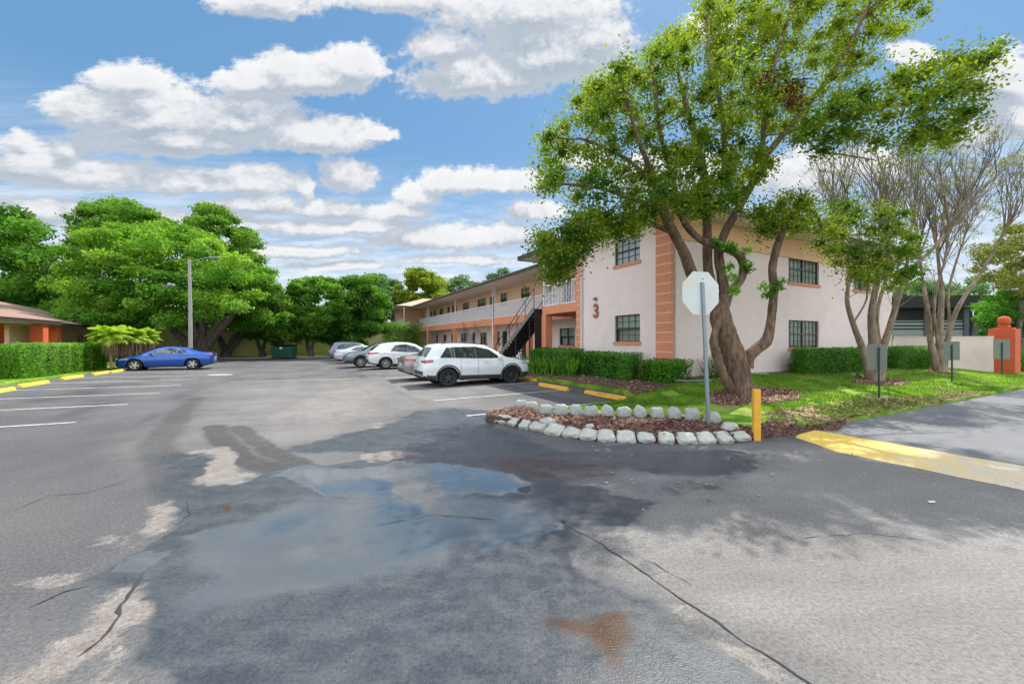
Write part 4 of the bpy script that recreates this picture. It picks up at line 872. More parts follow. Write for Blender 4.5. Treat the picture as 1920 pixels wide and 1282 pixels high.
SUV = dict(L=4.62, W=1.86, rear_axle=.93, front_axle=3.63, rw=.365, clad=.46, sm=7,
 top=[(0,.98),(.04,1.05),(.10,1.16),(.34,1.50),(.40,1.60),(.55,1.655),(1.0,1.685),(1.6,1.69),(2.2,1.655),(2.6,1.585),(3.0,1.41),(3.35,1.20),(3.48,1.13),(3.9,1.075),(4.25,1.0),(4.45,.90),(4.58,.76),(4.62,.66)],
 belt=[(0,.95),(.4,1.09),(1.2,1.10),(2.5,1.05),(3.4,1.02),(4.62,.9)], plan=[(0,.84),(.06,.89),(.2,.945),(.5,.985),(1.0,1),(3.7,1),(4.2,.95),(4.45,.85),(4.57,.70),(4.62,.58)],
 roofw=[(0,.80),(.4,.70),(1.0,.70),(2.4,.70),(3.0,.76),(3.5,.86),(4.62,.6)], bot=[(0,.42),(.2,.32),(.5,.27),(4.1,.25),(4.5,.30),(4.62,.38)],
 glass=[[(.60,1.13),(1.06,1.12),(1.06,1.50),(.90,1.52)], [(1.20,1.115),(2.02,1.09),(2.02,1.545),(1.20,1.535)], [(2.12,1.085),(3.20,1.075),(2.66,1.44),(2.12,1.545)]], pillars=[[(1.07,1.12),(1.19,1.12),(1.19,1.54),(1.07,1.52)], [(2.02,1.09),(2.12,1.09),(2.12,1.55),(2.02,1.55)]],
 rglass=(.11,.345,.93,.90), wglass=(2.64,3.42,.90,.99), seams=[1.42,2.15,3.22], handles=[1.62,2.40], hz=.965, tail=[(.02,.93),(.36,.98),(.33,1.07),(.04,1.05)], head=[(4.10,.86),(4.52,.80),(4.48,.87),(4.12,.95)], mirror=3.02, mz=1.05, pz=.80, bz=.46, rails=(.75,2.5), rail_dark=True)
CROSS = dict(SUV, L=4.88, W=1.90, rear_axle=1.0, front_axle=3.82, clad=.36,
 top=[(0,.90),(.05,1.02),(.18,1.14),(.45,1.38),(.70,1.55),(1.2,1.66),(1.8,1.70),(2.4,1.68),(2.9,1.57),(3.3,1.36),(3.7,1.15),(4.1,1.08),(4.5,.98),(4.75,.84),(4.88,.66)],
 belt=[(0,.92),(.4,1.05),(1.0,1.06),(1.4,1.02),(2.6,1.0),(3.6,.99),(4.88,.86)], plan=[(0,.78),(.06,.84),(.2,.92),(.6,.98),(1.1,1),(3.9,1),(4.4,.95),(4.7,.83),(4.82,.68),(4.88,.55)],
 roofw=[(0,.76),(.5,.66),(1.2,.68),(2.6,.70),(3.3,.78),(3.8,.86),(4.88,.6)], bot=[(0,.44),(.25,.30),(.6,.25),(4.3,.23),(4.8,.3),(4.88,.38)],
 glass=[[(1.30,1.13),(2.18,1.05),(2.16,1.55),(1.62,1.50)], [(2.27,1.045),(3.40,1.03),(2.86,1.42),(2.27,1.56)]], pillars=[[(2.18,1.05),(2.27,1.045),(2.27,1.56),(2.16,1.56)]],
 rglass=(.22,.62,.90,.88), wglass=(2.86,3.62,.90,.99), seams=[1.5,2.3,3.45], handles=[1.72,2.55], hz=.93, tail=[(.02,.92),(.62,1.02),(.50,1.09),(.04,1.04)], head=[(4.2,.84),(4.74,.74),(4.66,.84),(4.2,.94)], mirror=3.2, mz=1.02, pz=.78, rails=None, rail_dark=False)
SEDAN = dict(SUV, L=4.70, W=1.83, rear_axle=1.03, front_axle=3.76, rw=.335, tw=.21, clad=0, sm=9,
 top=[(0,.80),(.04,.98),(.10,1.06),(.35,1.075),(.62,1.10),(1.0,1.22),(1.5,1.37),(2.0,1.425),(2.4,1.415),(2.8,1.33),(3.2,1.15),(3.55,.985),(3.75,.93),(4.2,.84),(4.5,.74),(4.66,.60),(4.70,.50)],
 belt=[(0,.88),(.5,.98),(1.3,.96),(2.5,.91),(3.4,.88),(4.7,.7)], plan=[(0,.78),(.06,.86),(.2,.93),(.6,.985),(1.1,1),(3.8,1),(4.2,.94),(4.5,.82),(4.65,.64),(4.70,.50)],
 roofw=[(0,.80),(.6,.74),(1.4,.66),(2.3,.66),(3.0,.74),(3.5,.84),(4.7,.55)], bot=[(0,.38),(.2,.28),(.5,.20),(4.1,.18),(4.55,.2),(4.70,.27)],
 glass=[[(1.18,1.04),(2.02,.985),(2.02,1.315),(1.62,1.275)], [(2.11,.98),(3.16,.95),(2.66,1.22),(2.11,1.315)]], pillars=[[(2.02,.985),(2.11,.98),(2.11,1.32),(2.02,1.32)]],
 rglass=(.72,1.48,.93,.86), wglass=(2.58,3.36,.86,.98), seams=[1.32,2.12,3.20], handles=[1.52,2.40], hz=.82, tail=[(.01,.86),(.40,.93),(.30,.97),(.02,.97)], head=[(4.05,.66),(4.55,.60),(4.45,.68),(4.05,.76)], mirror=2.98, mz=.93, pz=.62, bz=.36, rails=None, rail_dark=False)
PW = carpaint('white_car_paint', (.74,.78,.78)); PW2 = carpaint('pearl_car_paint', (.74,.74,.72)); PB = carpaint('blue_car_paint', (.004,.085,.42), .3, .28); PG = carpaint('grey_green_paint', (.15,.20,.20), .4, .35); PT = carpaint('taupe_car_paint', (.30,.275,.25), .4, .35); PD = carpaint('steel_blue_paint', (.13,.17,.22), .4, .35); PS = carpaint('silver_car_paint', (.55,.56,.60), .3, .3)
GR = 'cars parked in front of the pink building'
def place_car(spec, near_v, rear_u): return rear_u+spec['L']/2, near_v+spec['W']/2
u_, v_ = place_car(SUV, 4.98, -7.15); whiteSUV = car('white sport utility vehicle with black wheel arches and roof rails, nearest parked car', 'car', u_, v_, PW, SUV, style='dark', group=GR, clad=True, z0=.02)
u_, v_ = place_car(SEDAN, 7.75, -7.25); car('taupe sedan mostly hidden behind the nearest white car, only its tail showing', 'car', u_, v_, PT, SEDAN, group=GR)
u_, v_ = place_car(CROSS, 16.1, -7.6); car('pearl white rounded crossover, second white car along the row', 'car', u_, v_, PW2, CROSS, group=GR)
u_, v_ = place_car(SUV, 18.75, -8.75); car('grey green crossover parked nose out between the pearl white car and the silver sedan', 'car', u_, v_, PG, SUV, face=-1, group=GR, clad=True)
u_, v_ = place_car(SEDAN, 25.0, -9.0); car('silver white sedan with red tail light near the far end of the row', 'car', u_, v_, PS, SEDAN, group=GR)
u_, v_ = place_car(SUV, 28.8, -9.2); car('steel blue wagon, farthest car in the row', 'car', u_, v_, PD, SUV, group=GR)
car('bright blue sedan parked nose in beside the small palms', 'car', -18.62, 22.5, PB, SEDAN, face=-1, style='swirl')
# ================================================================== PLANTS
def leaf_mesh(name, cen, rad, per, size, mt, parent, up=.5, out=.5, shell=.45, tvar=.3, aspect=.5, tbase=None, droop=0, soft=0):
    cen = np.asarray(cen, float); n = len(cen); rad = np.asarray(rad, float)
    if rad.ndim == 1: rad = np.stack([rad, rad, rad*.75], -1)
    N = n*per; ci = np.repeat(np.arange(n), per)
    d = rng.normal(size=(N, 3)); d /= np.linalg.norm(d, axis=1, keepdims=True); rr = shell+(1-shell)*rng.random(N)**.6
    lump = 1+.22*np.sin(d[:,0]*5+ci*1.7)*np.cos(d[:,1]*6+ci)+.15*rng.normal(size=N)
    if soft: rr = np.minimum(np.abs(rng.normal(size=N))*soft*1.35, 1.15*rng.random(N)**.3)
    p = cen[ci]+d*rad[ci]*(rr*lump)[:, None]
    nv = rng.normal(size=(N, 3))*.8+d*out+np.array([0, 0, up]); nv /= np.linalg.norm(nv, axis=1, keepdims=True)
    a = np.cross(nv, rng.normal(size=(N, 3))); a /= np.linalg.norm(a, axis=1, keepdims=True)+1e-9
    if droop: a[:, 2] -= droop; a /= np.linalg.norm(a, axis=1, keepdims=True)
    b = np.cross(nv, a); s = size*(.6+.8*rng.random(N))[:, None]
    V = np.stack([p-a*s*.5, p+b*s*aspect*.5-nv*s*.06, p+a*s*.5, p-b*s*aspect*.5-nv*s*.06], 1).reshape(-1, 3); F = np.arange(N*4).reshape(N, 4)
    tc = rng.random(n) if tbase is None else np.asarray(tbase)
    t = np.clip(tc[ci]*(1-tvar)+rng.random(N)*tvar+rng.normal(size=N)*.06, 0, 1)
    return npmesh(name, V, F, mt, parent, False, attrs={'tint': ('FACE', t)})
def sample_poly(poly, n, dr, mind):
    """points inside an outline seen from the lot, each at its own depth"""
    xs_ = [p[0] for p in poly]; ys_ = [p[1] for p in poly]; out = []; tries = 0
    while len(out) < n and tries < n*60:
        tries += 1; x, y = random.uniform(min(xs_), max(xs_)), random.uniform(min(ys_), max(ys_))
        if not inpoly(x, y, poly): continue
        q = P(x, y, random.uniform(*dr))
        if any((q[0]-o[0])**2+(q[1]-o[1])**2+(q[2]-o[2])**2 < mind*mind for o in out[-120:]): continue
        out.append(q)
    return out
def limb(mb, pts, r0, r1, seg=9, jit=.0, sub=3):
    pts = [Vector(p) for p in pts]; out = []
    for i in range(len(pts)-1):                         # Catmull-Rom
        p0, p1, p2, p3 = pts[max(i-1,0)], pts[i], pts[i+1], pts[min(i+2,len(pts)-1)]
        for k in range(sub):
            t = k/sub; out.append(.5*((2*p1)+(p2-p0)*t+(2*p0-5*p1+4*p2-p3)*t*t+(3*p1-p0-3*p2+p3)*t**3))
    out.append(pts[-1]); n = len(out)
    rr = [(r0+(r1-r0)*(i/(n-1)))*(1+random.uniform(-jit, jit)) for i in range(n)] if not hasattr(r0, '__len__') else list(np.interp(np.linspace(0, len(r0)-1, n), range(len(r0)), r0)*(1+np.array([random.uniform(-jit, jit) for _ in range(n)])))
    mb.tube(out, rr, seg); return list(zip(out, rr))
def connect(mb, nodes, cen, r=.03, sag=.15, seg=5):
    N = np.array([p for p, _ in nodes]); rr = [q for _, q in nodes]; grown = N.copy(); gr = list(rr)
    order = sorted(range(len(cen)), key=lambda i: np.min(np.linalg.norm(N-cen[i], axis=1)))
    for i in order:
        c = np.array(cen[i]); dd = np.linalg.norm(grown-c, axis=1)+np.where(grown[:,2] > c[2]+.2, .8, 0); k = int(np.argmin(dd)); a = grown[k]; L = np.linalg.norm(c-a)
        if L < .05: continue
        mid = (a+c)/2+np.array([random.uniform(-1,1)*L*.1, random.uniform(-1,1)*L*.1, -sag*L*random.random()]); ra = min(gr[k]*.75, r*(.4+L*.35))
        mb.tube([a, a*.4+mid*.6+0, mid*.6+c*.4, c], [ra, ra*.8, ra*.6, max(ra*.3, .004)], seg, cap=False)
        grown = np.vstack([grown, mid, c*.85+mid*.15]); gr += [ra*.8, ra*.5]
# ---------------------------------------------------------------- the big leaning tree by the corner
bx, by, bz = G(1388, 742)
D0 = by
def PT_(x, y, d=0): return P(x, y, D0+d)
MT = thing('shade_tree', 'big leaning broadleaf tree with rough twisted trunk on the lawn by the pink corner', 'tree', (bx, by, bz))
inv = Matrix.Translation((-bx, -by, -bz))
mb = MB(); nodes = []
def lb(pts, r0, r1, seg=9, jit=.05, keep=True):
    q = limb(mb, [PT_(*p) for p in pts], r0, r1, seg, jit, 4)
    if keep: nodes.extend(q)
lb([(1390,752,0),(1388,735,0),(1385,700,0),(1376,665,0),(1362,630,0),(1352,600,-.02),(1352,575,-.02),(1362,555,-.03)], [.44,.345,.29,.275,.28,.275,.215,.155], 0, 20, .045)
for k, a in enumerate((200, 250, 300, 340, 20, 120)):   # root flares
    aa = R(a); p0 = np.array([bx, by, bz]); mb.tube([p0+np.array([math.cos(aa)*.52, math.sin(aa)*.52, -.10]), p0+np.array([math.cos(aa)*.34, math.sin(aa)*.34, .06]), p0+np.array([math.cos(aa)*.2, math.sin(aa)*.2, .42])], [.07, .12, .09], 8)
lb([(1348,600,-.2),(1338,640,-.22),(1352,690,-.2),(1372,735,-.15)], [.08,.10,.11,.12], 0, 10, .10, False)
lb([(1400,690,.05),(1404,668,.05),(1420,653,.05),(1436,640,.0),(1443,618,0),(1448,580,.1),(1451,540,.1),(1448,505,.1),(1455,470,.1),(1468,430,.2),(1472,395,.2)], [.16,.165,.155,.15,.125,.11,.105,.10,.10,.085,.07], 0, 12, .06)
lb([(1468,430,.2),(1482,405,.4),(1505,392,.6),(1530,405,.8),(1545,430,1.0),(1570,445,1.2)], .06, .03, 8)
lb([(1362,560,-.05),(1370,545,0),(1388,525,.1),(1394,503,.1),(1388,482,.05),(1368,468,-.1),(1340,460,-.2),(1310,447,-.3),(1285,420,-.5),(1272,385,-.7),(1262,340,-.9)], [.13,.12,.115,.11,.11,.105,.10,.09,.08,.07,.06], 0, 10, .04)
lb([(1345,570,-.05),(1318,540,-.1),(1298,515,-.15),(1283,475,-.3),(1262,435,-.5),(1245,400,-.8),(1236,360,-1.1),(1215,310,-1.5)], [.15,.155,.15,.135,.12,.11,.095,.07], 0, 10, .05)
lb([(1262,437,-.5),(1235,425,-.6),(1205,415,-.8),(1175,403,-1.0),(1120,420,-1.1),(1070,440,-1.2),(1035,470,-1.2)], [.07,.07,.06,.05,.045,.035,.02], 0, 8)
lb([(1350,580,.1),(1335,540,.2),(1327,500,.25),(1326,440,.3),(1324,380,.3),(1315,300,.2),(1290,210,0),(1270,130,-.2)], [.16,.135,.125,.12,.105,.09,.07,.04], 0, 10)
lb([(1362,560,.0),(1352,510,.1),(1348,470,.2),(1362,430,.3),(1385,390,.4),(1415,335,.5),(1438,290,.6)], [.14,.125,.12,.115,.11,.10,.095], 0, 10)
lb([(1438,290,.6),(1475,245,.5),(1515,195,.3),(1560,140,.3),(1595,80,.4),(1625,20,.5),(1645,-30,.6)], [.09,.08,.07,.06,.05,.04,.03], 0, 9)
lb([(1438,290,.6),(1465,255,.8),(1500,240,1.0),(1550,222,.2),(1620,205,-.5),(1700,195,-1.1),(1780,165,-1.6),(1850,110,-2.0)], [.07,.07,.065,.06,.05,.04,.03,.02], 0, 9)
lb([(1425,320,.6),(1430,270,.3),(1435,200,0),(1450,130,.1),(1470,60,.3),(1490,-20,.5)], [.075,.07,.06,.05,.04,.03], 0, 8)
lb([(1385,390,.4),(1360,330,0),(1358,260,-.5),(1350,190,-1),(1330,110,-.8),(1325,40,-.3)], [.08,.07,.065,.055,.04,.03], 0, 8)
lb([(1236,360,-1.1),(1190,310,-1.4),(1140,280,-1.7),(1090,260,-1.9)], .06, .03, 8)
lb([(1245,400,-.8),(1180,370,-1.2),(1110,350,-1.6),(1050,345,-1.8)], .06, .025, 8)
lb([(1215,310,-1.5),(1190,240,-1.8),(1170,170,-2.0)], .06, .03, 8)
lb([(1262,340,-.9),(1240,260,-1.2),(1230,180,-1.4),(1220,110,-1.5)], .055, .03, 8)
lb([(1570,445,1.2),(1620,440,1.3),(1670,460,1.4)], .03, .015, 7)
lb([(1500,240,1.0),(1530,280,1.1),(1580,290,1.2),(1640,300,1.2)], .04, .015, 7)
cl = []
def fill(poly, n, dr, mind=.42): q = sample_poly(poly, n, (D0+dr[0], D0+dr[1]), mind); cl.extend(q); return q
fill([(1015,335),(1025,255),(1095,165),(1170,110),(1230,85),(1440,100),(1440,290),(1395,380),(1330,400),(1280,385),(1200,390),(1100,375),(1020,370)], 178, (-2.5, 1.8))
fill([(1190,95),(1280,50),(1345,-15),(1440,-30),(1440,100)], 38, (-.4, 1.9))
fill([(1400,-25),(1500,-35),(1745,-35),(1730,40),(1650,110),(1560,170),(1480,240),(1440,250)], 98, (-.2, 2.4))
fill([(1500,235),(1590,150),(1700,125),(1780,100),(1860,92),(1845,135),(1825,195),(1825,240),(1780,275),(1700,275),(1600,255),(1540,290),(1480,285)], 54, (-3.0, -.6))
fill([(1010,440),(1100,400),(1230,395),(1215,425),(1110,450),(1060,490),(1020,500)], 44, (-2.2, .3), .36)
fill([(1030,480),(1080,460),(1100,450),(1090,490),(1050,515),(1020,525)], 12, (-2, -.8), .3)
fill([(1420,385),(1500,365),(1530,395),(1500,430),(1430,440)], 20, (-.5, 1), .34)
fill([(1525,410),(1570,380),(1640,385),(1700,400),(1728,450),(1715,520),(1650,548),(1585,510),(1540,470)], 50, (.2, 2.6), .5)
fill([(1270,360),(1350,380),(1420,340),(1450,300),(1400,330),(1330,400),(1280,400)], 18, (-.5, .8), .34)
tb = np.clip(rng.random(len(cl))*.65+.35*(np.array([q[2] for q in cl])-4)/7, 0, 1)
connect(mb, nodes, cl, .035)
def local(mb_): mb_.v = [(x-bx, y-by, z-bz) for x, y, z in mb_.v]; return mb_
local(mb).build('trunk', M['bark_main'], MT)
cl = np.array(cl)-np.array([bx, by, bz]); rr = np.array([random.uniform(.36, .66) for _ in cl])
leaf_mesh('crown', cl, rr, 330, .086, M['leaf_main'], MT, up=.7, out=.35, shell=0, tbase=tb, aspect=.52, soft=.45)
tf = np.array([PT_(x, y, d) for x, y, d in [(1338,452,-.3),(1350,462,-.35),(1368,462,-.3),(1375,470,-.2),(1402,505,0),(1398,495,-.1),(1372,520,-.2),(1366,500,-.1),(1434,538,0),(1462,528,0),(1458,540,0),(1440,552,0),(1378,545,-.2),(1400,470,0)]])-np.array([bx, by, bz])
for q in tf: leaf_mesh('sprout', q[None], np.full(1, .17), 55, .14, M['leaf_hedge_light'], MT, up=.3, shell=.2, aspect=.35)
rd = np.array([PT_(random.uniform(1430,1500), random.uniform(140,190), random.uniform(-.5,.6)) for _ in range(9)])-np.array([bx, by, bz])
leaf_mesh('dead_leaf_cluster', rd, np.full(9, .30), 150, .09, M['leaf_red'], MT, shell=.1)
# ---------------------------------------------------------------- crape myrtles
def myrtle(label, base, stems, reach, leafn, leafclumps, tw=8, group='smooth barked crape myrtles on the lawn'):
    x0, y0, z0 = G(*base); d = y0; T_ = thing('crape_myrtle', label, 'tree', (x0, y0, z0), group=group); mb = MB(); tips = []
    n0 = []
    for s, rads in stems: n0 += limb(mb, [P(a, b, d+c) for a, b, c in s], rads, 0, 9, .05, 4); tips.append((s, rads))
    tw_ = MB(); ends = []
    def grow(p, dr, L, r, lvl):
        pts = [p]; q = p.copy(); v = dr.normalized()
        for _ in range(5):
            v = (v+Vector((random.gauss(0,.09), random.gauss(0,.09), .07))).normalized(); q = q+v*L/5; pts.append(q.copy())
        (tw_ if r < .02 else mb).tube(pts, [r*(1-.13*i) for i in range(6)], 5, cap=False); ends.append((pts[-1], lvl))
        if lvl > 0:
            for k in range(random.choice((2, 3, 3))):
                i = random.randint(2, 5); w = (v+Vector((random.gauss(0,.38), random.gauss(0,.38), random.gauss(.1,.2)))).normalized(); grow(pts[i], w, L*random.uniform(.55,.8), r*.55, lvl-1)
    for s, rads in tips:
        e = [Vector(P(a, b, d+c)) for a, b, c in s]; dr = (e[-1]-e[-2]).normalized()
        for k in range(tw): w = (dr+Vector((random.gauss(0,.32), random.gauss(0,.32), .35))).normalized(); grow(e[-1].lerp(e[-2], random.random()*.5), w, reach*random.uniform(.5,.75), rads[-1]*.8, 3)
        for k in range(2): i = random.randint(len(e)//2, len(e)-1); w = Vector((random.gauss(0,.7), random.gauss(0,.7), .7)).normalized(); grow(e[i], w, reach*.4, .012, 2)
    for m_ in (mb, tw_): m_.v = [(a-x0, b-y0, c-z0) for a, b, c in m_.v]
    mb.build('trunk', M['bark_myrtle'], T_); tw_.build('twigs', M['twig'], T_)
    cs = [p for p, l in ends if l <= 1]; random.shuffle(cs); cs = np.array([tuple(p) for p in cs[:leafn]]+[tuple(P(a, b, d+random.uniform(-.8,.8))) for a, b in leafclumps])-np.array([x0, y0, z0])
    leaf_mesh('crown', cs, np.array([random.uniform(.12,.30) for _ in cs]), 26, .07, M['leaf_myrtle'], T_, shell=.1, aspect=.5); return T_
S1 = [([(1632,716,0),(1628,690,0),(1618,655,0),(1606,625,0),(1594,590,.05),(1588,560,.1),(1592,520,.2),(1590,480,.3),(1580,440,.4)], [.16,.14,.115,.095,.08,.07,.06,.055,.045]),
 ([(1640,716,0),(1640,680,0),(1638,640,0),(1634,600,0),(1638,560,0),(1646,520,-.1),(1650,470,-.2),(1660,420,-.3)], [.20,.19,.15,.12,.10,.085,.07,.05]),
 ([(1648,716,0),(1652,685,0),(1655,655,.05),(1666,620,.1),(1678,580,.1),(1690,540,.1),(1715,500,.0),(1750,465,-.2),(1790,420,-.4)], [.17,.15,.13,.105,.095,.085,.075,.06,.045]),
 ([(1650,650,.1),(1644,600,.3),(1650,560,.4),(1662,520,.5),(1668,470,.6)], [.07,.06,.055,.05,.04]), ([(1690,540,.1),(1700,500,.3),(1705,450,.5),(1715,400,.6)], [.05,.05,.04,.03]), ([(1600,605,0),(1625,560,.2),(1620,520,.3),(1605,480,.4)], [.035,.03,.028,.02])]
myrtle('crape myrtle with smooth tan stems on the lawn in front of the wall window', (1640,714), S1, 2.7, 230, [], 11)
S2 = [([(1756,697,0),(1752,670,0),(1744,635,0),(1742,600,.05),(1736,560,.1),(1728,510,.3),(1722,460,.5)], [.16,.14,.11,.095,.08,.06,.045]),
 ([(1762,697,0),(1762,665,0),(1762,625,0),(1764,590,0),(1766,550,0),(1762,510,-.1),(1756,460,-.2)], [.18,.16,.13,.11,.09,.07,.045]),
 ([(1768,697,0),(1772,665,.05),(1778,630,.1),(1788,595,.1),(1806,560,.1),(1830,525,.1),(1858,480,0),(1885,430,-.2)], [.15,.13,.11,.095,.08,.07,.055,.04]),
 ([(1775,640,.2),(1780,600,.4),(1778,550,.5),(1790,500,.6),(1810,440,.7)], [.06,.055,.05,.045,.03]), ([(1758,640,-.2),(1752,590,-.3),(1756,540,-.4),(1775,480,-.5)], [.06,.055,.045,.03])]
myrtle('crape myrtle beside the pink garden wall, between two small sign backs', (1762,697), S2, 3.0, 150, [(random.uniform(1790,1925), random.uniform(300,470)) for _ in range(120)], 10)
S3 = [([(1706,560,.0),(1700,600,0),(1690,650,0),(1686,676,0)][::-1], [.06,.055,.05,.04]), ([(1690,640,.1),(1705,560,.2),(1730,470,.4),(1760,400,.6)], [.045,.04,.035,.025])]
# ---------------------------------------------------------------- background trees
def tree(name, label, base, D, poly, n, rpx, per, leaf, mt, dd=4, forks=None, tr=.35, group='trees around the parking lot', bark='bark_grey', mind=None, zb=None, tlo=0, thi=1, shell=.4):
    s = FPX/D; x0 = (base[0]-CX)/s; z0 = float(gz(x0, D)) if zb is None else zb; T_ = thing(name, label, 'tree', (x0, D, z0), group=group)
    c = sample_poly(poly, n, (D-dd, D+dd), mind if mind else rpx/s*.75); c = np.array(c)
    mb = MB(); nodes = []
    cz = c[:,2].mean(); base3 = Vector((x0, D, z0-.1))
    for f in (forks or [(base[0]-20, base[1]-60), (base[0]+20, base[1]-70)]):
        e = Vector(P(f[0], f[1], D+random.uniform(-1, 1))); k = Vector((base3.x*.75+e.x*.25, D, base3.z+(e.z-base3.z)*.35)); top = e+Vector((e.x-x0, 0, (e.z-z0)))*.18
        nodes += limb(mb, [base3, base3+Vector((random.uniform(-.1,.1),0,.6)), k, e, top], [tr*1.25, tr, tr*.75, tr*.5, tr*.25], 0, 8, .06, 3)
    sel = c[rng.permutation(len(c))[:min(70, len(c))]]; connect(mb, [nd for nd in nodes if nd[0].z > base3.z+1.2], list(sel), .12, .05)
    mb.v = [(a-x0, b-D, c_-z0) for a, b, c_ in mb.v]; mb.build('trunk', M[bark], T_)
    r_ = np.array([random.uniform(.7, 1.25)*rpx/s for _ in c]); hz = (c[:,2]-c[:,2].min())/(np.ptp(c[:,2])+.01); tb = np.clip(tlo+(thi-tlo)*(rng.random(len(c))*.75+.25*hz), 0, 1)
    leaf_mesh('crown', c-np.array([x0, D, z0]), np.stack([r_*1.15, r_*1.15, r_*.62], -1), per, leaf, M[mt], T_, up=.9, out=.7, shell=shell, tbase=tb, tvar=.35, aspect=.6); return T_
tree('oak_tree', 'tall dark green oak at the far left edge', (30,640), 40, [(-70,420),(-20,395),(30,398),(70,425),(88,465),(98,520),(80,560),(40,585),(0,590),(-70,590)], 60, 24, 420, .36, 'leaf_dark', 5, zb=.2, thi=.9)
tree('oak_tree', 'huge bright green spreading oak behind the grey lamp pole', (376,664), 37, [(105,540),(118,470),(150,445),(200,425),(260,415),(300,420),(350,430),(390,450),(430,470),(470,520),(480,560),(440,590),(400,590),(350,600),(300,600),(240,612),(180,606),(130,600),(100,575)], 215, 20, 430, .26, 'leaf_big', 6, [(300,592),(340,560),(385,560),(430,575),(460,560)], .52, mind=1.3)
tree('oak_tree', 'tall oak rising behind the huge bright one, at its upper left', (230,650), 47, [(140,440),(150,400),(190,380),(240,376),(285,395),(320,420),(300,470),(200,480),(150,470)], 70, 17, 420, .32, 'leaf_mid', 5, zb=.2, thi=.75, mind=1.5)
tree('oak_tree', 'tall oak rising behind the huge bright one, at its upper right', (404,660), 45, [(345,430),(352,400),(385,390),(430,398),(462,425),(482,450),(484,500),(498,540),(470,560),(400,540),(350,480)], 80, 16, 420, .32, 'leaf_mid', 5, [(400,600),(405,560)], .5, zb=.2, thi=.8, mind=1.4)
tree('oak_tree', 'forked dark trunked oak to the right of the blue car', (425,664), 41, [(400,560),(440,520),(500,505),(530,540),(545,600),(525,632),(470,634),(420,612)], 76, 15, 380, .26, 'leaf_big', 4, [(405,620),(450,612),(480,600)], .42, thi=.7)
tree('oak_tree', 'smaller pale green oak to the left of the green dumpster', (492,666), 42.5, [(440,600),(455,560),(490,540),(540,545),(575,580),(568,635),(520,648),(490,632),(450,640)], 66, 12, 380, .24, 'leaf_mid', 3, [(478,625),(502,625)], .28)
tree('oak_tree', 'oak with a slim forked trunk to the right of the green dumpster', (582,667), 43.5, [(540,560),(545,525),(590,516),(640,525),(655,560),(652,615),(615,638),(570,642),(540,620)], 74, 13, 380, .25, 'leaf_big', 3, [(574,630),(592,625)], .28, thi=.6)
tree('oak_tree', 'dark rounded oak at the left end of the far pink gable', (666,668), 45, [(610,590),(620,545),(660,522),(700,518),(728,545),(724,610),(718,640),(660,650),(612,642)], 84, 13, 380, .26, 'leaf_dark', 3, [(655,635),(675,635)], .26, thi=.8)
tree('pine_tree', 'tall hazy pine standing behind the oaks left of the pink building', (706,655), 62, [(690,580),(692,540),(700,508),(708,498),(716,510),(730,540),(740,580)], 36, 9, 300, .34, 'leaf_haze', 3, [(704,570),(706,548)], .25, zb=.2)
tree('broadleaf_tree', 'rounded yellow green tree behind the far end of the pink building', (780,655), 66, [(728,575),(732,540),(752,515),(785,504),(815,516),(836,548),(836,580),(780,590)], 64, 11, 400, .36, 'leaf_yellow', 4, [(770,570),(790,570)], .35, zb=.2)
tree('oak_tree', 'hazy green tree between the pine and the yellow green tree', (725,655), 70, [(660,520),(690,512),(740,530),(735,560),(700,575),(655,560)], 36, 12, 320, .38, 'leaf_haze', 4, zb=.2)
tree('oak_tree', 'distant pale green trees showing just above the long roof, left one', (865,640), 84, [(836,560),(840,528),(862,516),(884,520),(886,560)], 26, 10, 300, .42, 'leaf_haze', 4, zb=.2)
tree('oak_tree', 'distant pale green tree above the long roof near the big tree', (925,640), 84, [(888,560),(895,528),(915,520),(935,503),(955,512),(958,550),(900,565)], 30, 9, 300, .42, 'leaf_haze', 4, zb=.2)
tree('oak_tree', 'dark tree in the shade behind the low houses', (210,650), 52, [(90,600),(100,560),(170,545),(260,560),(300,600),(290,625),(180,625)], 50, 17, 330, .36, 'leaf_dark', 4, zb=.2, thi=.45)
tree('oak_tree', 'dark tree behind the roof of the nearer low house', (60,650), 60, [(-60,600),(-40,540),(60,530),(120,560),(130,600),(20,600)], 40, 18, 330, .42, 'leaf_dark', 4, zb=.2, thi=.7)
tree('broadleaf_tree', 'yellowish green tree overhanging behind the orange pillar', (1912,680), 24, [(1835,470),(1870,430),(1930,425),(1990,470),(1980,540),(1910,560),(1850,535),(1830,500)], 60, 16, 330, .13, 'leaf_myrtle', 2, [(1905,600),(1915,560)], .2)
tree('broadleaf_tree', 'glossy green tree between the dark building and the orange pillar', (1868,668), 25, [(1838,600),(1845,560),(1880,545),(1925,560),(1935,620),(1900,655),(1850,650)], 52, 14, 330, .14, 'leaf_hedge', 1.5, [(1865,620),(1880,600)], .12)
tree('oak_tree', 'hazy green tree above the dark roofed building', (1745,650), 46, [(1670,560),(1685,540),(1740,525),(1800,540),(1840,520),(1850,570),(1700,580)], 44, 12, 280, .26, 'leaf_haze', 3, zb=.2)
tree('oak_tree', 'leafy tree at the right edge behind the pillar', (2010,650), 30, [(1880,640),(1890,560),(1960,500),(2060,520),(2080,640),(1980,670)], 50, 22, 300, .2, 'leaf_mid', 3, zb=.2)
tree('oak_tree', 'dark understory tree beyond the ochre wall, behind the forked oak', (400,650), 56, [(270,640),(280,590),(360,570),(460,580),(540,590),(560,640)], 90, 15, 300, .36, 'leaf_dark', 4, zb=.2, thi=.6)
tree('oak_tree', 'dark understory tree beyond the ochre wall, behind the green dumpster and the slim oaks', (610,650), 58, [(500,632),(520,585),(620,575),(720,580),(735,632)], 90, 14, 300, .36, 'leaf_dark', 4, zb=.2, thi=.6)
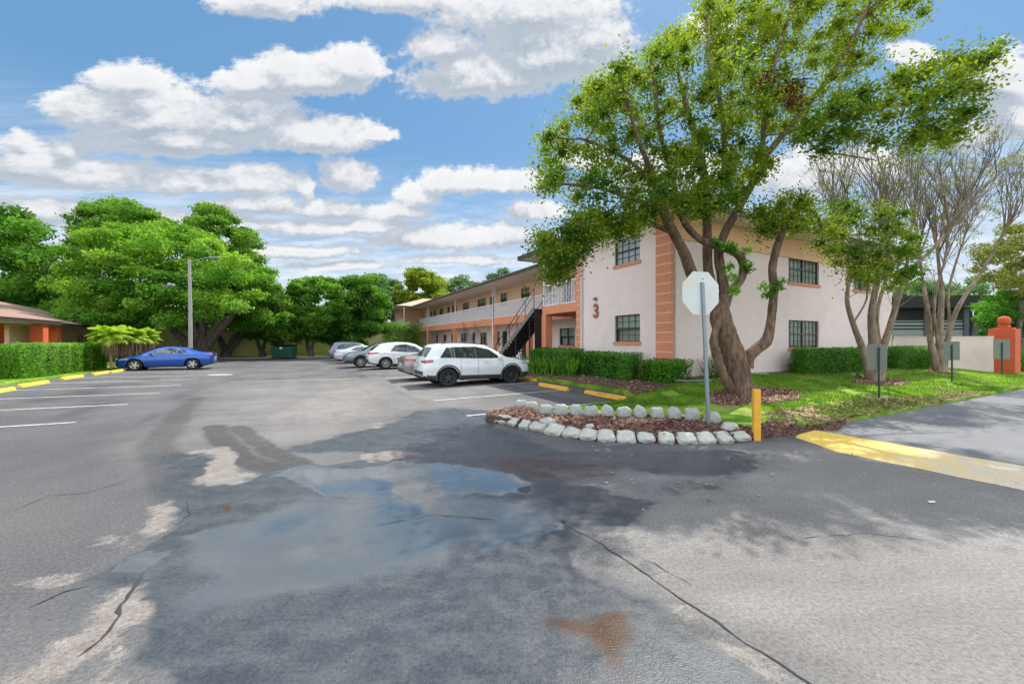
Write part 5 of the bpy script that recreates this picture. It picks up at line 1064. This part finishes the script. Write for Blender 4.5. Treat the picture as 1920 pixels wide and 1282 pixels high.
def shrub(name, label, cat, u0, u1, v0, v1, z0, z1, mt, leaf, n, group=None, rnd=.24, core=True, clip=True, leafmul=1, aspect=.55, tl=0, th=1):
    T_ = thing(name, label, cat, (*uv((u0+u1)/2, (v0+v1)/2), z0), PH, group); w, l, h = (u1-u0)/2, (v1-v0)/2, z1-z0
    p = rng.random((n, 3))*2-1; ax_ = rng.integers(0, 5, n); sg = {0:(0,1),1:(0,-1),2:(1,1),3:(1,-1),4:(2,1)}
    for k, (a, b) in sg.items(): s = ax_ == k; p[s, a] = b
    p[:, 2] = np.where(ax_ == 4, 1, p[:, 2]); p *= (1-rnd*rng.random((n, 1))**1.5)
    rr_ = np.sqrt(p[:,0]**2+p[:,1]**2); k_ = np.where(rr_ > 1.22, 1.22/rr_, 1); p[:,0] *= k_; p[:,1] *= k_
    q = np.stack([p[:,0]*w, p[:,1]*l, (p[:,2]+1)/2*h], -1); q += .045*np.sin(q[:, [1,2,0]]*5.3)+rng.normal(size=(n,3))*.02; q[:,2] = np.maximum(q[:,2], .05)
    nv = rng.normal(size=(n,3))*.55+p*np.array([1,1,.9]); nv[:,2] += .35; nv /= np.linalg.norm(nv, axis=1, keepdims=True)
    a = np.cross(nv, rng.normal(size=(n,3))); a /= np.linalg.norm(a, axis=1, keepdims=True); b = np.cross(nv, a); s = leaf*(.6+.8*rng.random(n))[:,None]
    V = np.stack([q-a*s*.5, q+b*s*aspect*.5, q+a*s*.5, q-b*s*aspect*.5], 1).reshape(-1,3); low = np.clip(q[:,2]/h, 0, 1)
    t = np.clip(tl+(th-tl)*(rng.random(n)*.7+.3*vnoise(q[:,1]*1.0+50, q[:,2]+q[:,0]+50, 2.5, 5)), 0, 1)
    npmesh('foliage', V, np.arange(n*4).reshape(n,4), M[mt], T_, attrs={'tint': ('FACE', t)})
    if core:
        e = .86; g_ = MB(); 
        for k in range(int((u1-u0+v1-v0)*9)):
            x, y = random.uniform(-w,w)*.8, random.uniform(-l,l)*.92; g_.tube([(x*.8,y,-.1),(x,y,h*.35),(x*1.1+random.uniform(-.2,.2),y+random.uniform(-.2,.2),h*.9)], [.018,.013,.006], 4, cap=False)
        g_.build('stems', M['hedge_core'], T_)
        m2 = max(200, n//5); q2 = (rng.random((m2,3))*2-1)*np.array([w,l,1])*.8; q2[:,2] = (q2[:,2]/.8+1)/2*h*.9; leaf_mesh('inner_foliage', q2, np.full(m2,.06), 3, leaf*1.6, M[mt], T_, shell=0, tbase=np.full(m2, tl*.5))
    return T_
shrub('hedge', 'big clipped box shaped hedge in front of the low orange house', 'hedge', -23.1, -21.75, 15.6, 23.7, .12, 1.66, 'leaf_hedge_light', .075, 34000, tl=.0, th=1)
shrub('hedge', 'dense hedge of dark green leaves below the lower window and number 3', 'hedge', -1.35, -.25, 4.2, 7.7, .30, 1.42, 'leaf_hedge', .075, 16000, group='hedge plants under the pink wall', th=.9)
shrub('hedge', 'ragged hedge with thin gaps between the number 3 and the quoined corner', 'hedge', -1.05, -.25, .9, 4.15, .34, 1.32, 'leaf_hedge', .075, 8500, group='hedge plants under the pink wall')
shrub('bush', 'light green bush at the foot of the quoined corner', 'bush', -.9, .3, -.75, .7, .36, 1.15, 'leaf_hedge_light', .07, 4200, th=.7)
shrub('bush', 'sparse twiggy bush by the gable wall behind the stop sign post', 'bush', 1.1, 2.7, -.85, -.2, .42, 1.24, 'leaf_mid', .05, 1300, th=.5)
shrub('hedge', 'clipped hedge under the gable wall windows, left of the crape myrtle', 'hedge', 6.3, 13.1, -1.25, -.25, .42, 1.46, 'leaf_hedge', .07, 22000, group='clipped hedges under the gable wall')
shrub('hedge', 'short clipped hedge under the gable wall, right of the crape myrtle', 'hedge', 13.6, 17.2, -1.55, -.4, .42, 1.50, 'leaf_hedge', .07, 12000, group='clipped hedges under the gable wall')
shrub('bush', 'rounded bush with pale blossoms in front of the far pink gable', 'bush', -3.6, .6, 33.5, 37.0, .1, 3.9, 'leaf_mid', .13, 6500, th=.9, rnd=.3)
shrub('bush', 'low dark bush behind the small palms', 'bush', -27.0, -24.0, 25.5, 27.0, .2, 1.5, 'leaf_hedge', .09, 5000)
shrub('bush', 'dark low bush at the foot of the ochre wall behind the blue car', 'bush', -27.5, -24.2, 31.5, 32.8, .2, 1.5, 'leaf_hedge', .1, 4000)
shrub('bush', 'dark shrub beyond the orange pillar at the right edge', 'bush', 20.6, 23.4, -3.6, -2.4, .3, 1.3, 'leaf_dark', .08, 4500)
# strap leaved lilies in front of the hedge
def straps(label, u, v, n=46, h=.95):
    x0, y0 = uv(u, v); z0 = float(gz(x0, y0)); V = []; F = []; t = []
    for k in range(n):
        a = random.uniform(0, 2*math.pi); L = h*random.uniform(.6, 1.1); o = random.uniform(.1, .5); w = .022; bx_, by_ = random.uniform(-.18,.18), random.uniform(-.18,.18); b = len(V)
        for i in range(5):
            s = i/4; r = o*s*s; z = L*(s-.22*s*s*o*2); ww = w*(1-s**3)+.002; V += [(bx_+math.cos(a)*r-math.sin(a)*ww, by_+math.sin(a)*r+math.cos(a)*ww, z), (bx_+math.cos(a)*r+math.sin(a)*ww, by_+math.sin(a)*r-math.cos(a)*ww, z)]
        for i in range(4): F.append((b+2*i, b+2*i+1, b+2*i+3, b+2*i+2)); t.append(random.random())
    o = npmesh('strap_leaf_plant', V, F, M['leaf_hedge_light'], None, attrs={'tint': ('FACE', t)}); o.location = (x0, y0, z0); tag(o, label, 'plant', 'strap leaved plants before the hedge')
for i, (a, b, w) in enumerate([(-1.55,7.2,'leftmost'),(-1.6,6.4,'second from the left'),(-1.6,5.6,'third from the left'),(-1.5,4.8,'fourth from the left'),(-1.3,3.9,'rightmost')]): straps('green strap leaved plant in front of the hedge, '+w, a, b)
# palms
def palm(label, px, pyc, D, h, spread, n=34, skirt=0, trunk=.07, zb=.2):
    x0 = (px-CX)/FPX*D; T_ = thing('small_palm', label, 'palm', (x0, D, zb), group='small palms by the blue car'); zc = EYE+(CY-pyc)/FPX*D-zb
    MB().tube([(0.1,0,0),(.03,0,zc*.5),(0,0,zc)], [trunk*1.15, trunk, trunk*1.25], 9).build('trunk', M['skirt'], T_)
    V = []; F = []; t = []
    for k in range(n):
        a = 2*math.pi*k*.618; e = random.uniform(.1, 1.35); L = spread*random.uniform(.75, 1.1); pts = []
        for i in range(9):
            s = i/8; r = L*s*math.cos(e*.6)*(1-.12*s); z = L*(math.sin(e)*s-.62*s*s*(1.1-e*.35)); pts.append(Vector((math.cos(a)*r, math.sin(a)*r, zc+z)))
        for i in range(8):
            p, q = pts[i], pts[i+1]; dr = (q-p).normalized(); sd = dr.cross(Vector((0,0,1))).normalized(); wl = .26*spread*math.sin(math.pi*min(1, (i+.6)/8.2))+.03
            for m_ in range(4):
                o = p.lerp(q, m_/4)
                for sg in (-1, 1):
                    tip = o+sd*sg*wl+dr*wl*.5-Vector((0,0,wl*.45)); b = len(V); V += [o-dr*.016, o+dr*.030, tip]; F.append((b, b+1, b+2)); t.append(random.random())
    npmesh('fronds', V, F, M['leaf_palm'], T_, attrs={'tint': ('FACE', t)})
    if skirt:
        g_ = MB()
        for k in range(70):
            a = random.uniform(0, 6.28); r = random.uniform(.1,.30)*skirt; g_.tube([(math.cos(a)*.08, math.sin(a)*.08, zc-.05), (math.cos(a)*r, math.sin(a)*r, zc-.35), (math.cos(a)*r*1.15, math.sin(a)*r*1.15, zc-random.uniform(.6,1.25))], [.02,.028,.008], 4, cap=False)
        g_.build('dry_skirt', M['skirt'], T_)
    return T_
palm('leftmost small palm with drooping yellow green fronds, beside the clipped hedge', 206, 630, 23.2, 0, 1.3, n=44, trunk=.06, skirt=1.0)
palm('small palm with a shaggy brown skirt just left of the blue car', 242, 631, 24.6, 0, 1.2, n=42, skirt=2.0); palm('rightmost small palm with a brown skirt behind the bonnet of the blue car', 266, 633, 25.6, 0, 1.2, n=42, skirt=2.2)
# grass blades and fallen leaves
def blades(name, label, poly, zf, n, h, near, seedt=0, mt='grassblade', avoid=()):
    us = [p[0] for p in poly]; vs = [p[1] for p in poly]; u = rng.uniform(min(us), max(us), n*3); v = rng.uniform(min(vs), max(vs), n*3); x, y = uv(u, v)
    ok = inpoly(u, v, poly) & (rng.random(n*3) < np.clip((near/np.hypot(x, y))**1.6, 0, 1))
    for av in avoid: ok &= ~inpoly(u, v, av)
    cv = vnoise(x+30, y+30, 1.3, 9); ok &= cv > .33
    u, v, x, y, cv = [q[ok][:n] for q in (u, v, x, y, cv)]; m = len(u); z = zf(u, v); a = rng.uniform(0, 6.28, m); w = .006+.006*rng.random(m); hh = h*(.5+rng.random(m)); le = hh*.5*rng.normal(size=m)
    ca, sa = np.cos(a), np.sin(a); V = np.stack([np.stack([x-ca*w, y-sa*w, z-.01], -1), np.stack([x+ca*w, y+sa*w, z-.01], -1), np.stack([x+sa*le, y-ca*le, z+hh], -1)], 1).reshape(-1, 3)
    o = npmesh(name, V, np.arange(m*3).reshape(m, 3), M[mt], None, attrs={'tint': ('FACE', np.clip((cv-.35)*2.2+rng.normal(size=m)*.22, 0, 1))}); tag(o, label, 'grass', kind='stuff')
M['grassblade'] = leafmat('grass_blade', (.10,.21,.020), (.31,.47,.05), .35)
MULCH_T = [ring(.15, -2.75, 1.7, .85, rot=.1), ring(9.4, -2.2, 1.8, .75), ring(14.2, -1.9, 1.0, .4)]
u1_, v1_ = touv(bx, by); MULCH_T[0] = ring(u1_+.5, v1_-.1, 1.75, .80); u2_, v2_ = touv(*G(1650, 716)[:2]); MULCH_T[1] = ring(u2_, v2_, 1.5, .62); u3_, v3_ = touv(*G(1765, 697)[:2]); MULCH_T[2] = ring(u3_, v3_, 1.1, .45)
for q, l in zip(MULCH_T, ('round patch of dry leaf litter under the big leaning tree', 'leaf litter patch under the nearer crape myrtle', 'leaf litter patch under the farther crape myrtle')): tag(sheet('mulch_patch', q, z_terr, M['mulch'], .2, .04, .018, wob=.06), l, 'leaf litter', kind='structure')
LAWNV = [(-2.3,-.7),(-2.8,-.95),(-5.0,-1.4),(-6.6,-1.2),(-4.3,-2.2),(-1.6,-2.9),(-1.6,-4.1),(-.8,-4.6),(-1.2,-5.3),(14,-5.25),(26,-5.2),(26,-.1),(3.2,-.1),(3.2,-.7)]
blades('grass', 'short green lawn grass before the gable wall', LAWNV, z_terr, 120000, .055, 9, avoid=MULCH_T+[NOSE])
blades('grass', 'yellow green grass verge at the left edge of the lot', [(-21.5,4),(-21.5,34),(-27,34),(-27,4)], z_left, 16000, .07, 18)
M['litter'] = leafmat('fallen_leaf', (.15,.065,.04), (.56,.36,.26), .05)
def litter(name, label, poly, zf, n, size, mt='litter', off=.02, tilt=.35):
    us = [p[0] for p in poly]; vs = [p[1] for p in poly]; u = rng.uniform(min(us), max(us), n*2); v = rng.uniform(min(vs), max(vs), n*2); ok = inpoly(u, v, poly); u, v = u[ok][:n], v[ok][:n]; x, y = uv(u, v); z = zf(u, v)+off+rng.random(len(u))*.02; m = len(u)
    nv = rng.normal(size=(m,3))*tilt; nv[:,2] += 1; nv /= np.linalg.norm(nv, axis=1, keepdims=True); a = np.cross(nv, rng.normal(size=(m,3))); a /= np.linalg.norm(a, axis=1, keepdims=True); b = np.cross(nv, a); s = size*(.5+rng.random(m))[:,None]; p = np.stack([x,y,z], -1)
    V = np.stack([p-a*s*.5, p+b*s*.28, p+a*s*.5, p-b*s*.28], 1).reshape(-1,3); o = npmesh(name, V, np.arange(m*4).reshape(m,4), M[mt], None, attrs={'tint': ('FACE', rng.random(m))}); tag(o, label, 'leaf litter', kind='stuff')
M['chips'] = leafmat('bark_chip', (.055,.024,.017), (.30,.15,.105), .02)
litter('mulch_chips', 'red brown bark chips filling the stone edged bed', NOSE, z_terr, 7000, .07, mt='chips')
litter('fallen_leaves', 'dry leaves under the big leaning tree', MULCH_T[0], z_terr, 2600, .07); litter('fallen_leaves', 'dry leaves under the nearer crape myrtle', MULCH_T[1], z_terr, 1500, .07); litter('fallen_leaves', 'dry leaves under the farther crape myrtle', MULCH_T[2], z_terr, 700, .07)
litter('fallen_leaves', 'dry leaves scattered along the driveway edge of the lawn', [(-1.8,-4.2),(1.5,-4.3),(4.5,-4.6),(8,-4.9),(8,-5.35),(-1.2,-5.35),(-2.2,-5.3),(-3.2,-5.1)], z_terr, 3800, .06)
litter('fallen_leaves', 'dry leaves under the hedge by the pink wall', BEDH, z_terr, 3200, .07)
litter('fallen_leaves', 'single leaves strewn on the lot near the stone bed', [(-8.5,-6.5),(3,-9.5),(4,-5.6),(-3,-5.5),(-7,-4.2)], lambda u, v: z_lot(u, v)*0+.0, 200, .045, off=.012, tilt=.1)
# ================================================================== SMALL THINGS
# octagonal sign seen from behind
gx_, gy_, gz_ = G(1329, 796); sg = thing('stop_sign', 'octagonal road sign seen from its pale back on a grey post beside the stone bed', 'road sign', (gx_, gy_, gz_), R(15))
s_ = FPX/gy_; topz = EYE+(CY-530)/s_-gz_; lean = (1317-1329)/s_
MB().add([(-.032+k*lean*1.2,-.02,z) for k, z in ((0,-.1),(1,topz))]+[(.032+k*lean*1.2,-.02,z) for k, z in ((0,-.1),(1,topz))]+[(-.032+k*lean*1.2,.02,z) for k, z in ((0,-.1),(1,topz))]+[(.032+k*lean*1.2,.02,z) for k, z in ((0,-.1),(1,topz))], [(0,2,3,1),(5,7,6,4),(0,1,5,4),(3,2,6,7),(1,3,7,5),(0,4,6,2)]).build('post', M['galv'], sg)
zc = EYE+(CY-550)/s_-gz_; r8 = .46; V = [(r8*math.cos(R(22.5+45*k))+lean*1.35, y, zc+r8*math.sin(R(22.5+45*k))) for y in (.022, .028) for k in range(8)]
MB().add(V, [tuple(range(8)), tuple(range(15, 7, -1))]+[(k, 8+k, 8+(k+1) % 8, (k+1) % 8) for k in range(8)]).build('sign_panel', M['signback'], sg)
b_ = MB()
for z in (zc+.28, zc-.28): b_.lathe([(0,.008),(.014,.006),(.016,0)], 8, 0, Matrix.Translation((lean*1.2,-.02,z-.0)) @ Matrix.Rotation(R(90), 4, 'X'))
b_.build('bolt', M['steel_grey'], sg)
# yellow post
x, y, z = G(1418, 823); k = FPX/y; bo = thing('bollard', 'yellow square wooden post at the right end of the stone border', 'bollard', (x, y, z), R(-12)); MB().box(-.058,.058,-.058,.058,-.1,94/k, bev=.012).build('post', M['yellow'], bo)
# small signs on green posts seen from behind
for (px, pyb, x0, x1, y0, y1, mt, lab) in [(1648,745,1631,1660,645,693,'signgrey','pale grey sign back on a green post in front of the nearer crape myrtle'),(1785,716,1774,1797,640,675,'signgrey','small grey sign back on a green post right of the farther crape myrtle'),(1879,703,1866,1892,636,673,'signgrey','small grey sign back on a black post in front of the orange pillar')]:
    x, y, z = G(px, pyb); k = FPX/y; t = thing('small_sign', lab, 'sign', (x, y, z), R(-20+(px-1640)*.05), 'small signs seen from behind'); cx_ = ((x0+x1)/2-px)/k; w = (x1-x0)/k/2*1.05
    MB().box(-.02,.02,-.015,.015,-.1,EYE+(CY-y0-6)/k-z).build('post', M['post_green'], t); MB().box(cx_-w, cx_+w, .016, .022, EYE+(CY-y1)/k-z, EYE+(CY-y0)/k-z).build('sign_panel', M[mt], t)
# wheel stops
def stop(px, py, label, mt, u=None, v=None, rz=0, txt=None, grp='yellow wheel stops'):
    if u is None: x, y, z = G(px, py)
    else: x, y = uv(u, v); z = float(gz(x, y))
    t = thing('wheel_stop', label, 'wheel stop', (x, y, z), PH+R(90)+rz, grp); L = .92
    prof = [(-.085,0),(-.075,.06),(-.045,.125),(.045,.125),(.075,.06),(.085,0)]; V = []
    for s, e in ((-L,0),(-L+.04,.0),(L-.04,.0),(L,0)):
        for a, b in prof: V.append((s if abs(s) == L else s, a*(.82 if abs(s) == L else 1), b*(.8 if abs(s) == L else 1)))
    F = [(i*6+k, i*6+k+1, (i+1)*6+k+1, (i+1)*6+k) for i in range(3) for k in range(5)]+[(5,4,3,2,1,0),(18,19,20,21,22,23)]
    npmesh('block', V, F, M[mt], t); return t
ws = stop(1133, 744, 'orange yellow wheel stop nearest the lawn, with dark stencilled marks', 'yellow'); stop(1037, 727.5, 'orange yellow wheel stop, second from the lawn', 'yellow'); stop(0, 0, 'yellow wheel stop at the front wheel of the nearest white car', 'yellow', -2.35, 5.95)
stop(0, 0, 'yellow wheel stop in front of the hidden taupe sedan', 'yellow', -2.4, 8.7)
cu = bpy.data.curves.new('stencil', 'FONT'); cu.body = 'FUL IT'; cu.size = .11; cu.align_x = 'CENTER'; cu.align_y = 'CENTER'; cu.space_character = 1.3
to = bpy.data.objects.new('tmp', cu); link(to); bpy.context.view_layer.update(); mt_ = bpy.data.meshes.new_from_object(to.evaluated_get(bpy.context.evaluated_depsgraph_get())); bpy.data.objects.remove(to)
mt_.materials.clear(); mt_.materials.append(M['black']); tx = link(bpy.data.objects.new('stencil_mark', mt_), ws); nrm = Vector((0, .065, .03)).normalized(); up_ = Vector((0, -.03, .065)).normalized()
tx.matrix_local = Matrix(((-1,0,0,.05),(0,up_.y,nrm.y,.0625),(0,up_.z,nrm.z,.0945),(0,0,0,1)))
for i, (px, py, l) in enumerate([(-8,737,'leftmost, cut by the picture edge'),(64,722,'second from the left, before the clipped hedge'),(136,709,'third from the left, at the right end of the clipped hedge'),(190,701,'fourth from the left, near the leftmost palm'),(221,697,'rightmost by the blue car')]): stop(px, py, 'bright yellow wheel stop, '+l, 'yellow_bright', grp='wheel stops along the left houses')
# stones round the bed
ORD = ['first','second','third','fourth','fifth','sixth','seventh','eighth','ninth','tenth','eleventh','twelfth','thirteenth','fourteenth','fifteenth','sixteenth','seventeenth','eighteenth','nineteenth','twentieth','twenty first','twenty second']
def stone(name, label, x, y, z, sx, sy, sz, rz, mt, tilt=0, seed=0, group=None, sq=4):
    bm = bmesh.new(); bmesh.ops.create_icosphere(bm, subdivisions=3, radius=1); r_ = random.Random(seed)
    ph = [r_.uniform(0, 6) for _ in range(6)]
    for q in bm.verts:
        c = q.co.copy(); n4 = (abs(c.x)**sq+abs(c.y)**sq+abs(c.z)**sq)**(1/sq); c /= n4; w = 1+.07*math.sin(c.x*3+ph[0])*math.cos(c.y*3+ph[1])+.05*math.sin(c.z*5+ph[2]+c.x*4)+r_.uniform(-.012,.012)
        q.co = Vector((c.x*sx*w*(1-.12*max(c.z,0)), c.y*sy*w*(1-.1*max(c.z,0)), c.z*sz*w))
    me = bpy.data.meshes.new(name); bm.to_mesh(me); bm.free(); me.polygons.foreach_set('use_smooth', [True]*len(me.polygons)); me.materials.append(M[mt]); o = link(bpy.data.objects.new(name, me)); o.location = (x, y, z); o.rotation_euler = (tilt, 0, rz); return tag(o, label, 'stone', group)
FR = [(937,784),(944,793),(960,799),(982,805),(1006,809),(1038,815),(1070,820),(1102,824),(1136,827),(1174,829),(1212,830),(1250,831),(1288,832),(1325,832),(1360,830),(1392,826)]
for i, (px, py) in enumerate(FR):
    x, y, z = G(px, py); z = .0; nxt = FR[min(i+1, len(FR)-1)]; prv = FR[max(i-1, 0)]; a, b = G(*prv), G(*nxt); rz = math.atan2(b[1]-a[1], b[0]-a[0]); w = .19 if i > 3 else .15
    stone('border_stone', 'whitish flat stone in the front row of the bed, %s from the left' % ORD[i], x-math.sin(rz)*.04, y+math.cos(rz)*.04, .085, w*random.uniform(.66,.94), .13*random.uniform(.8,1.15), .052*random.uniform(.8,1.25), rz+random.uniform(-.16,.16), 'stone', R(30)+random.uniform(-.12,.12), i+5, 'whitish stones edging the bed', 9)
BK = [(978,766),(996,769),(1024,774),(1052,775),(1080,776),(1108,777),(1138,778),(1170,779),(1200,780),(1232,781),(1264,782),(1298,784),(1336,790)]
for i, (px, py) in enumerate(BK):
    x, y, z = G(px, py+3); k = FPX/y; stone('border_stone', 'grey rounded upright stone in the back row of the bed, %s from the left' % ORD[i], x, y, z+.10, 12.6/k*(1.15 if i == 12 else 1)*random.uniform(.9,1.06), .10, .15*random.uniform(.86,1.1), R(-5)+random.uniform(-.1,.1), 'stone2', R(-8), i+40, 'grey stones in the back row', 3.2)
for px, py, s, l, mt in ((1026,797,.17,'jagged grey rock lying in the mulch near the left end of the bed','stone2'),(1106,804,.09,'small pinkish rock lying in the middle of the mulch bed','stone'),(1368,806,.17,'flat stone behind the front row near the yellow post','stone')):
    x, y, z = G(px, py); stone('rock', l, x, y, z+.05, s, s*.7, s*.55, .4, mt, .1, int(px), sq=3)
# lamp pole
pk = P(357, 486, 27.5); lp = thing('lamp_pole', 'tall weathered concrete lamp pole rising in front of the huge bright oak', 'lamp pole', (pk[0], pk[1], .15)); h = pk[2]-.15
M['pole'] = mat('pole_concrete', (.36,.33,.30), .9, .12, 3)
MB().tube([(0,0,-.1),(0,0,h*.5),(-.08,0,h)], [.13,.11,.085], 12).build('pole', M['pole'], lp); MB().tube([(-.07,0,h-.25),(.5,0,h-.02),(1.4,0,h+.12)], .03, 6).build('arm', M['galv'], lp)
MB().box(1.3, 2.0, -.12, .12, h+.05, h+.16, bev=.04).build('lamp_head', M['galv'], lp)
# dumpster
pk = G(533, 671); M['dump'] = mat('dumpster_green', (.02,.13,.085), .5, .15, 3, dirt=(.06,.05,.03), dirt_amt=.4); du = thing('dumpster', 'dark green metal dumpster before the ochre wall', 'dumpster', (pk[0], pk[1], pk[2]), PH-.35)
MB().add([(-.98,-.6,.12),(.98,-.6,.12),(.98,.6,.12),(-.98,.6,.12),(-1.0,-.75,1.2),(1.0,-.75,1.2),(1.0,.7,1.35),(-1.0,.7,1.35)], [(0,3,2,1),(4,5,6,7),(0,1,5,4),(1,2,6,5),(2,3,7,6),(3,0,4,7)]).build('container', M['dump'], du)
mb = MB()
for x in (-.66,-.33,0,.33,.66): mb.box(x-.03, x+.03, -.80, -.68, .3, 1.15)
for x in (-1.06,1.0): mb.box(x, x+.06, -.5, .4, .7, .85)
mb.build('ribs', M['dump'], du); MB().box(-1.03,-.02,-.80,.74,1.352,1.40).box(.02,1.03,-.80,.74,1.352,1.40).build('lid', M['black'], du)
MB().box(-.12,.14,-.812,-.802,.95,1.15).build('sticker', M['white'], du); MB().box(-.9,-.8,-.5,-.4,0,.12).box(.8,.9,-.5,-.4,0,.12).box(-.9,-.8,.4,.5,0,.12).box(.8,.9,.4,.5,0,.12).build('wheels', M['black'], du)
# teal bicycle leaning by the stair foot
M['teal'] = mat('teal_paint', (.02,.20,.22), .4, .1); xb, yb = uv(-1.35, 8.9); bi = thing('bicycle', 'teal bicycle standing by the foot of the orange column', 'bicycle', (xb, yb, float(gz(xb, yb))), PH-.2)
for i, x in enumerate((0, 1.05)):
    mb = MB(); M0 = Matrix.Translation((x,0,.33)) @ Matrix.Rotation(R(90), 4, 'X'); mb.lathe([(.30,-.018),(.335,-.012),(.335,.012),(.30,.018),(.30,-.018)], 28, 0, M0)
    for k in range(10): a = math.pi*2*k/10; mb.tube([(x,0,.33),(x+.3*math.cos(a),0,.33+.3*math.sin(a))], .003, 4, cap=False)
    mb.build('wheel', M['steel_grey'], bi)
MB().tube([(0,0,.33),(.42,0,.30),(.85,0,.78),(.32,0,.80),(0,0,.33)], .018, 6).tube([(.42,0,.30),(.28,0,.92)], .018, 6).tube([(1.05,0,.33),(.83,0,.95)], .018, 6).build('frame', M['teal'], bi)
MB().tube([(.80,-.28,.98),(.84,0,1.0),(.80,.28,.98)], .013, 6).build('handlebar', M['black'], bi); MB().box(.15,.40,-.07,.07,.92,.98, bev=.025).build('saddle', M['black'], bi)
# potted plant on the walkway, iron drain cover, scrap
x, y, z = G(412, 703); dr = MB(); dr.lathe([(.001,.012),(.42,.012),(.5,.0)], 24); o = dr.build('drain_cover', M['concrete']); o.location = (x, y, float(z_lot(*touv(x, y)))+.012); o.scale = (1.3,.8,1); tag(o, 'round pale drain cover in the lot behind the tail of the blue car', 'drain cover')
M['paper'] = mat('paper', (.7,.7,.7), .8, .1)
x, y, z = G(1747, 943); o = MB().add([(-.035,-.012,.006),(.03,-.016,.010),(.036,.014,.012),(-.03,.016,.008),(-.035,-.012,.012),(.03,-.016,.017),(.036,.014,.020),(-.03,.016,.015)], [(3,2,1,0),(4,5,6,7),(0,1,5,4),(1,2,6,5),(2,3,7,6),(3,0,4,7)]).build('paper_scrap', M['paper']); o.location = (x, y, .004); tag(o, 'small white scrap of paper lying on the lot at the right', 'litter')
x, y, z = G(1300, 717); hs = MB().tube([(-.55,0,.06),(-.2,.05,.05),(.3,-.02,.05),(.6,.08,.04)], .03, 7).build('hose', mat('blue_hose', (.18,.26,.30), .6)); hs.location = (x, y, z); tag(hs, 'short blue grey pipe lying on the mulch by the corner bush', 'hose')
# stumps beside the crape myrtle
x, y, z = G(1608, 710); st = MB().tube([(0,0,-.05),(0,.0,.22)], [.07,.05], 8).tube([(.1,.02,-.05),(.13,.02,.12)], [.05,.035], 7).build('stump', M['bark_grey']); st.location = (x, y, z); tag(st, 'short sawn stump at the foot of the nearer crape myrtle', 'stump')
